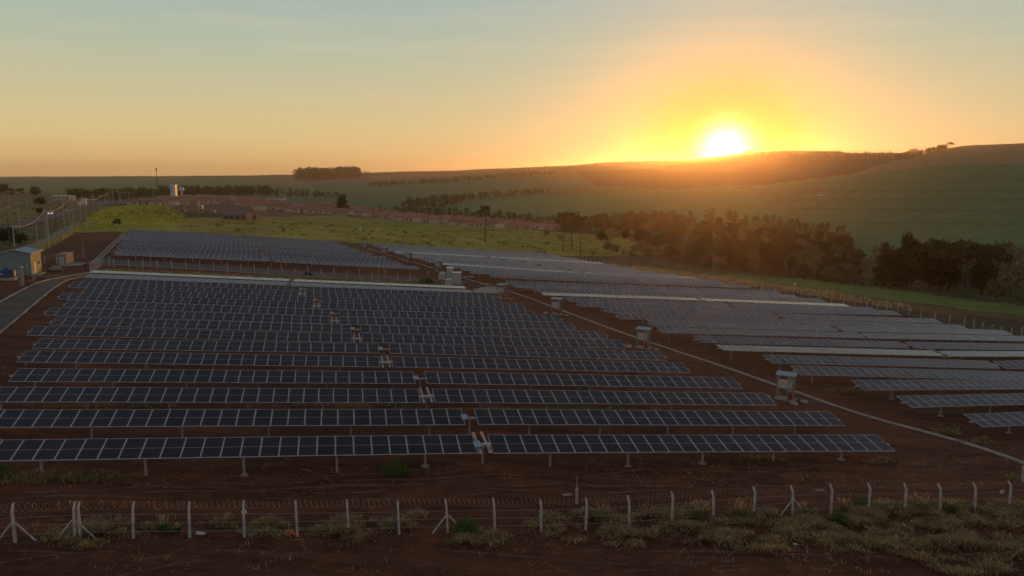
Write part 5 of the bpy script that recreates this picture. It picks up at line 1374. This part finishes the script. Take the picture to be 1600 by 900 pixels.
wood('town_wood', [([(105, 306), (160, 305), (250, 306), (250, 309), (110, 311)], 170, 12), ([(250, 303), (340, 304), (420, 303), (425, 306), (340, 308), (250, 307)], 230, 14), ([(395, 300), (470, 302), (540, 308), (540, 312), (420, 307)], 70, 8), ([(150, 313), (240, 309), (240, 312), (150, 317)], 40, 9)], 'dark band of trees behind the town', 'foliage_dark', 1.1, 60, 2)
wood('horizon_grove', [([(463, 279.5), (560, 277.5), (562, 280), (463, 282)], 190, 17), ([(562, 275), (584, 273.6), (584, 275.6), (562, 278)], 7, 8)], 'dense square-cut grove on the left skyline', 'foliage_dark', 1.0, 60, 3)
wood('hillside_wood', [([(575, 330), (700, 330), (860, 345), (900, 352), (900, 360), (800, 352), (690, 345), (580, 338)], 330, 9.5), ([(640, 316), (740, 308), (858, 301), (860, 304), (740, 314), (700, 326), (620, 326)], 260, 9), ([(575, 289), (700, 281), (860, 270), (870, 273), (700, 287), (575, 293)], 300, 5.5), ([(740, 267.2), (800, 264.5), (1040, 252), (1040, 254), (800, 268)], 90, 3.5)], 'dark strips of wood across the middle hillsides', 'foliage_dark', 1.1, 60, 4)
wood('valley_wood', [([(860, 352), (960, 344), (1080, 338), (1160, 342), (1330, 366), (1330, 380), (1160, 362), (1000, 362), (880, 364)], 210, 14), ([(1140, 360), (1330, 372), (1340, 408), (1180, 400)], 90, 15), ([(1045, 404), (1120, 415), (1240, 428), (1345, 442), (1348, 449), (1240, 436), (1120, 424), (1045, 412)], 170, 11), ([(960, 396), (1045, 398), (1045, 408), (980, 402)], 30, 8), ([(860, 345), (1040, 338), (1060, 356), (880, 366)], 160, 11)], 'dark tangled wood filling the valley below the sun', 'foliage_mid', 1.1, 80, 5)
wood('ridge_wood', [([(1165, 237.5), (1400, 240), (1395, 244), (1160, 242)], 230, 4.5), ([(900, 259), (1160, 244), (1160, 246), (900, 262)], 60, 2.6), ([(1180, 241), (1390, 243), (1340, 256), (1200, 256)], 160, 4), ([(760, 268), (900, 263), (900, 268), (780, 275)], 60, 4)], 'thin line of trees along the ridge under the sun', 'foliage_dark', 1.2, 40, 6)
wood('hilltop_scrub', [([(1398, 249), (1425, 241), (1478, 233), (1480, 235), (1430, 246), (1400, 252)], 170, 8.5)], 'bushy scrub climbing the right hilltop', 'foliage_dark', 1.1, 60, 7)
wood('field_edge_wood', [([(1345, 430), (1600, 425), (1640, 450), (1560, 452), (1500, 444), (1420, 442), (1350, 440)], 60, 44)], 'grey-brown wood behind the dark trees at the right', 'foliage_olive', .55, 260, 8)
wood('roadside_scrub', [([(-20, 318), (60, 320), (100, 318), (150, 316), (150, 322), (100, 326), (60, 334), (0, 346), (-20, 350)], 90, 5), ([(0, 372), (60, 360), (110, 340), (120, 346), (70, 372), (0, 395)], 60, 4.5), ([(200, 330), (285, 325), (340, 334), (350, 342), (290, 339), (210, 336)], 80, 5)], 'low scrub along the highway and behind the weed field', 'foliage_olive', 1.2, 50, 9)


def scatter_px(poly, n_, r_):
    out = []; xs = [q[0] for q in poly]; ys = [q[1] for q in poly]
    while len(out) < n_:
        x = r_.uniform(min(xs), max(xs)); y = r_.uniform(min(ys), max(ys))
        if inpoly(np.array([x]), np.array([y]), poly)[0]: out.append((x, y))
    return out


# ------------------------------------------------------------------ grass


def blades(name, P_, hgt, width, n_per, spread, mats, label, lean=.5, kind='stuff', parent=None, mi_frac=None, cat=None, curl=.5):
    """tufts of bent three-point blades at ground points"""
    P_ = np.asarray(P_, float); n_ = len(P_) * n_per; b_ = np.repeat(P_, n_per, 0).copy()
    b_[:, :2] += RT_.normal(0, 1, (n_, 2)) * np.repeat(np.broadcast_to(np.atleast_1d(spread), (len(P_),)), n_per)[:, None]
    h_ = np.repeat(np.broadcast_to(np.atleast_1d(hgt), (len(P_),)), n_per) * RT_.uniform(.5, 1.25, n_)
    a = RT_.uniform(0, 2 * math.pi, n_); ln = h_ * lean * RT_.uniform(.2, 1.4, n_); d_ = np.c_[np.cos(a), np.sin(a)]
    s = np.c_[-d_[:, 1], d_[:, 0]] * width / 2 * RT_.uniform(.6, 1.4, n_)[:, None]
    z0 = np.zeros((n_, 1)) - .03
    A_ = np.c_[b_[:, :2] - s, b_[:, 2:] + z0]; B_ = np.c_[b_[:, :2] + s, b_[:, 2:] + z0]
    mid = b_[:, :2] + d_ * (ln * .35)[:, None]; C1 = np.c_[mid + s * .8, b_[:, 2] + h_ * .6]; C2 = np.c_[mid - s * .8, b_[:, 2] + h_ * .6]
    tip = b_[:, :2] + d_ * ln[:, None]; D_ = np.c_[tip + s * .15, b_[:, 2] + h_ * (1 - curl * .3)]; E2 = np.c_[tip - s * .15, b_[:, 2] + h_ * (1 - curl * .3)]
    V = np.stack([A_, B_, C1, C2, D_, E2], 1).reshape(-1, 3); i0 = np.arange(n_) * 6
    F = np.concatenate([np.stack([i0, i0 + 1, i0 + 2, i0 + 3], 1), np.stack([i0 + 3, i0 + 2, i0 + 4, i0 + 5], 1)])
    mi = None
    if len(mats) > 1:
        pick = (RT_.uniform(0, 1, n_) < (mi_frac or .4)).astype(int); mi = np.r_[pick, pick]
    o = link(name, mesh_np(name, V, F, mats, mi), parent); tag(o, label, cat, None, kind); return o


def pts_at(lst):
    out = []
    for x, y in lst: p = at(x, y); out.append((p.x, p.y, p.z))
    return np.array(out)


def mat_patch(polys, dens, r_, thr=.45, sc=1.1, seed=3):
    """points in clumps: keep scatter points where a noise field is high"""
    out = []
    for poly, n_ in polys:
        # sample in plan over the polygon's bounds
        c_ = P2(poly); c_ = np.array(c_); lo, hi = c_.min(0), c_.max(0); got = 0; tries = 0
        while got < n_ and tries < 60:
            tries += 1; q = RT_.uniform(lo, hi, (4000, 2)); z = zt(q[:, 0], q[:, 1]); xx, yy, _ = px(np.c_[q, z])
            nn = vnoise(q[:, 0], q[:, 1] * 1.6, sc, seed) * .65 + vnoise(q[:, 0], q[:, 1] * 1.6, sc * .35, seed + 1) * .35
            k = inpoly(xx, yy, poly) & (nn > thr + RT_.uniform(-.08, .08, len(nn)))
            sel = np.c_[q, z, nn][k]; out.append(sel[:max(0, n_ - got)]); got += len(sel)
    return np.concatenate(out)


G = mat_patch([([(820, 822), (860, 806), (960, 800), (1010, 806), (1100, 797), (1170, 805), (1240, 800), (1330, 796), (1420, 790), (1620, 792), (1700, 880), (1500, 905), (1400, 868), (1290, 862), (1180, 868), (1090, 846), (1000, 858), (930, 854), (850, 842)], 4200),
               ([(480, 838), (520, 820), (600, 814), (660, 810), (668, 822), (560, 838)], 420), ([(340, 820), (400, 822), (450, 824), (440, 842), (345, 838)], 330), ([(55, 850), (110, 832), (150, 824), (205, 838), (140, 858)], 330),
               ([(690, 838), (760, 834), (790, 846), (770, 854), (700, 848)], 200), ([(120, 826), (170, 816), (206, 826), (150, 836)], 130), ([(208, 834), (230, 824), (250, 836)], 60), ([(500, 845), (560, 838), (560, 848)], 80)], 1, random.Random(2), thr=.52)
hh = .06 + .15 * np.clip((G[:, 3] - .5) * 3, 0, 1)
G[:, 2] += np.clip((G[:, 3] - .5) * 1.5, 0, .30)
blades('dry_grass', G[:, :3], hh, .024, 20, .17, [M['grass_dry'], M['grass_green']], 'matted dry olive and straw grass below the front fence', lean=2.2, mi_frac=.34)
G2 = mat_patch([([(0, 748), (45, 738), (60, 733), (100, 742), (160, 737), (200, 745), (150, 752), (60, 756), (0, 758)], 300), ([(1180, 722), (1150, 716), (1210, 714), (1230, 720)], 40), ([(1355, 726), (1375, 716), (1395, 722)], 40), ([(1560, 748), (1580, 742), (1600, 748), (1590, 752)], 60),
                ([(1480, 692), (1540, 684), (1560, 694)], 50), ([(1440, 672), (1500, 668), (1500, 680), (1450, 676)], 60), ([(1290, 612), (1340, 604), (1350, 614)], 60), ([(560, 655), (640, 652), (690, 660), (600, 664)], 60),
                ([(60, 637), (160, 632), (280, 634), (240, 640)], 90), ([(420, 596), (560, 590), (640, 596), (540, 600)], 70), ([(420, 635), (440, 630), (640, 634), (640, 640)], 60)], 1, random.Random(4), thr=.34)
blades('tuft_grass', G2[:, :3], .22, .03, 12, .16, [M['grass_dry'], M['grass_green']], 'low tufts of grass between and below the panel rows', lean=.9, mi_frac=.6)
GV1 = mat_patch([([(155, 422), (300, 427), (460, 434), (640, 441), (690, 443), (690, 450), (600, 446), (450, 440), (300, 432), (160, 427)], 700), ([(640, 441), (690, 438), (695, 448), (650, 447)], 80)], 1, random.Random(4), thr=.36)
blades('verge_grass', GV1[:, :3], .42, .06, 12, .35, [M['grass_dry'], M['grass_green']], 'rough green and brown verge behind the flat white panel row', lean=.8, mi_frac=.6)
GW = mat_patch([([(124, 358), (130, 346), (165, 325), (250, 317), (288, 337), (272, 360), (200, 358)], 1500)], 1, random.Random(8), thr=.36, sc=9)
blades('weed_field', GW[:, :3], .75, .18, 12, 1.4, [M['grass_lime'], M['grass_green']], 'tall bright green weeds left of the far block', lean=.5, mi_frac=.25)
GR = mat_patch([([(20, 404), (60, 384), (126, 354), (130, 356), (92, 378), (60, 396)], 260)], 1, random.Random(8), thr=.3, sc=4)
blades('path_grass', GR[:, :3], .6, .12, 12, .6, [M['grass_lime'], M['grass_dry']], 'yellow grass along the roadside fence', lean=.6, mi_frac=.5)
GF = mat_patch([([(900, 408), (1000, 418), (1130, 434), (1300, 458), (1420, 480), (1420, 486), (1290, 466), (1130, 443), (1000, 425)], 420)], 1, random.Random(8), thr=.36, sc=6)
blades('fence_grass', GF[:, :3], .8, .12, 12, .7, [M['seed_head'], M['grass_dry']], 'sunlit straw-coloured grass along the side fence', lean=.6, mi_frac=.5)
# dark shrubs dotted over the pasture
SH = scatter_px([(290, 345), (400, 346), (640, 350), (860, 366), (1030, 384), (1030, 398), (900, 400), (700, 389), (560, 376), (400, 363), (290, 356)], 330, random.Random(12))
SHP = pts_at(SH); Vs = []; Fs = []; nb = 0
for q in SHP:
    r0 = RT_.uniform(.25, .75); C_ = q + RT_.normal(0, 1, (14, 3)) * np.array([r0, r0, r0 * .3]) + np.array([0, 0, r0 * .4]); V, F = leaf_quads(C_, r0 * .5, 1, .1); Vs.append(V); Fs.append(F + nb); nb += len(V)
o = link('pasture_shrubs', mesh_np('pasture_shrubs', np.concatenate(Vs), np.concatenate(Fs), [M['foliage_dark']])); tag(o, 'small dark shrubs dotted over the pasture', None, None, 'stuff')

# single bushes and seeding grasses near the front


def bush(x, y, wpx_, hpx_, mat, lb, n_=420, leaf=.05):
    p = at(x, y); w = ppx(p, wpx_) / 2; h_ = ppx(p, hpx_)
    q = RT_.normal(0, 1, (n_, 3)); q /= np.linalg.norm(q, axis=1)[:, None]; q *= (RT_.uniform(.3, 1, n_)[:, None] ** .5) * (1 + .18 * np.sin(q[:, :1] * 9) * np.cos(q[:, 2:] * 7)); q[:, 2] = np.abs(q[:, 2])
    V, F = leaf_quads(q * np.array([w, w * .8, h_]), leaf, 5, leaf * 1.2); t = empty('bush', p, lb, 'bush', 'bushes near the front fence')
    link('leaves', mesh_np('leaves', V, F, [M[mat]]), t); mb = MB()
    for i in range(9):
        a = i * .7; mb.tube([(0, 0, -.05), (w * .3 * math.cos(a), w * .3 * math.sin(a), h_ * .4), (w * .75 * math.cos(a), w * .65 * math.sin(a), h_ * .8)], [.012, .009, .004], 4)
    mb.build('stems', M['bark'], t)


bush(729, 835, 42, 27, 'foliage_green', 'bright green bush beside the braced post of the front fence')
bush(618, 739, 46, 18, 'foliage_green', 'spreading green bush under the front panel row')
bush(1312, 818, 28, 18, 'foliage_green', 'green bush on dry grass below the right fence posts', 260)
bush(1162, 724, 34, 13, 'foliage_olive', 'leggy olive bush under the right end of the front row', 160)
bush(3, 746, 26, 26, 'foliage_green', 'green plant at the left edge under the front row', 160)
bush(1345, 790, 40, 7, 'foliage_green', 'low green weed just inside the right fence posts', 160)
bush(326, 438, 0.1 + 12, 5, 'foliage_green', 'small green bush in the verge behind the flat white row', 200, .12)
bush(482, 430, 10, 5, 'foliage_green', 'dark green bush by the lane fence', 200, .12)
bush(668, 443, 26, 8, 'foliage_green', 'yellow-green bush left of the transformers', 260, .14)


def plume(x, y, hpx_, wpx_, n_, lb, green='grass_green'):
    p = at(x, y); h_ = ppx(p, hpx_); w = ppx(p, wpx_) / 2; t = empty('seeding_grass', p, lb, 'grass tuft', 'seeding grass tufts by the fence')
    P_ = np.array([[RT_.normal(0, w * .35), RT_.normal(0, w * .25), 0] for _ in range(n_)])
    o = blades('blades', P_, h_ * .62, .022, 9, .05, [M[green]], None, lean=.8, kind=None, parent=t)
    Vs = []; Fs = []; nb = 0
    for q in P_:
        a = RT_.uniform(0, 6.28); tip = q + np.array([math.cos(a) * w * .5, math.sin(a) * w * .4, h_ * RT_.uniform(.75, 1.05)]); C_ = tip + np.linspace(0, 1, 7)[:, None] * (q - tip) * .22
        V, F = leaf_quads(C_, .022, 3, .014); Vs.append(V); Fs.append(F + nb); nb += len(V)
    link('seed_heads', mesh_np('seed_heads', np.concatenate(Vs), np.concatenate(Fs), [M['seed_head']]), t)


for x, y, h_, w, n_, lb in ((945, 808, 22, 40, 22, 'thin seeding grass left of the first right-half post'), (1010, 806, 22, 34, 18, 'thin seeding grass between two middle fence posts'), (1094, 812, 34, 48, 46, 'tall seeding grass with warm pale plumes near the centre right'), (1155, 812, 34, 34, 38, 'seeding grass with orange-lit plumes before the braced post'),
                            (1318, 804, 28, 28, 30, 'seeding grass with upright plumes above the green bush'), (1378, 800, 22, 26, 18, 'small seeding tuft between two right fence posts'), (1437, 802, 32, 44, 46, 'broad seeding grass with many plumes, right'), (1482, 800, 24, 30, 26, 'seeding tuft just right of the broad one'), (1256, 804, 22, 20, 16, 'small seeding tuft right of the braced post'),
                            (256, 832, 28, 22, 34, 'spiky green grass clump by the third fence post'), (278, 832, 16, 18, 20, 'short spiky grass clump right of the taller one'), (360, 824, 26, 18, 12, 'tall thin weed left of the sensor box post')):
    plume(x, y, h_, w, n_, lb, 'grass_green' if 'spiky' not in lb else 'foliage_green')

# clods and small stones lying on the soil near the front
q = RT_.uniform((-46, 29), (52, 62), (9000, 2)); z = zt(q[:, 0], q[:, 1]); nn = vnoise(q[:, 0], q[:, 1], 2.6, 9) * .6 + vnoise(q[:, 0], q[:, 1], .8, 10) * .4
k_ = nn > .56 + RT_.uniform(-.1, .1, len(nn)); q = np.c_[q, z][k_][:3600]
OCT = np.array([(1, 0, 0), (0, 1, 0), (-1, 0, 0), (0, -1, 0), (0, 0, 1), (0, 0, -1)], float); OF = np.array([(0, 1, 4), (1, 2, 4), (2, 3, 4), (3, 0, 4), (1, 0, 5), (2, 1, 5), (3, 2, 5), (0, 3, 5)])
s_ = (RT_.gamma(2.0, .022, len(q)) + .018)[:, None, None]; V = q[:, None] + (OCT[None] * RT_.uniform(.6, 1.3, (len(q), 6, 1)) * np.array([1.2, 1, .6])) * s_ + np.array([0, 0, .01])
F = (OF[None] + (np.arange(len(q)) * 6)[:, None, None]).reshape(-1, 3)
o = link('soil_clods', mesh_np('soil_clods', V.reshape(-1, 3), F, [M['clod']])); tag(o, 'clods of red earth and small stones scattered over the soil', None, None, 'stuff')
# straw and dead stalks among the front grass and along the rows
D1 = mat_patch([([(0, 720), (1600, 716), (1600, 760), (0, 765)], 260), ([(0, 640), (1300, 648), (1300, 662), (0, 650)], 160), ([(0, 805), (1600, 790), (1600, 895), (0, 895)], 420)], 1, random.Random(4), thr=.5, sc=2.2)
blades('dead_stalks', D1[:, :3], .16, .02, 5, .14, [M['seed_head'], M['grass_dry']], 'thin dead stalks and straw strewn over the soil', lean=2.2, mi_frac=.6)
# ------------------------------------------------------------------ the evening air
hb = MB(); zlo = float(GV[:, 2].min()) - 1.0; zhi = max(float(GV[:, 2].max()) + 14.0, CZ + 30)
hb.box((0, 0, (zlo + zhi) / 2), (19800, 19800, zhi - zlo))
hm = bpy.data.materials.new('haze'); hm.use_nodes = True; N = hm.node_tree; N.nodes.clear()
pv = N.nodes.new('ShaderNodeVolumePrincipled'); mo = N.nodes.new('ShaderNodeOutputMaterial'); N.links.new(pv.outputs[0], mo.inputs['Volume'])
pv.inputs['Color'].default_value = (.96, .76, .54, 1); pv.inputs['Density'].default_value = HAZE_DENSITY; pv.inputs['Anisotropy'].default_value = .88
haze = hb.build('haze', hm); tag(haze, 'warm evening haze over the valley', 'haze', kind='stuff')
print('haze box', zlo, zhi)
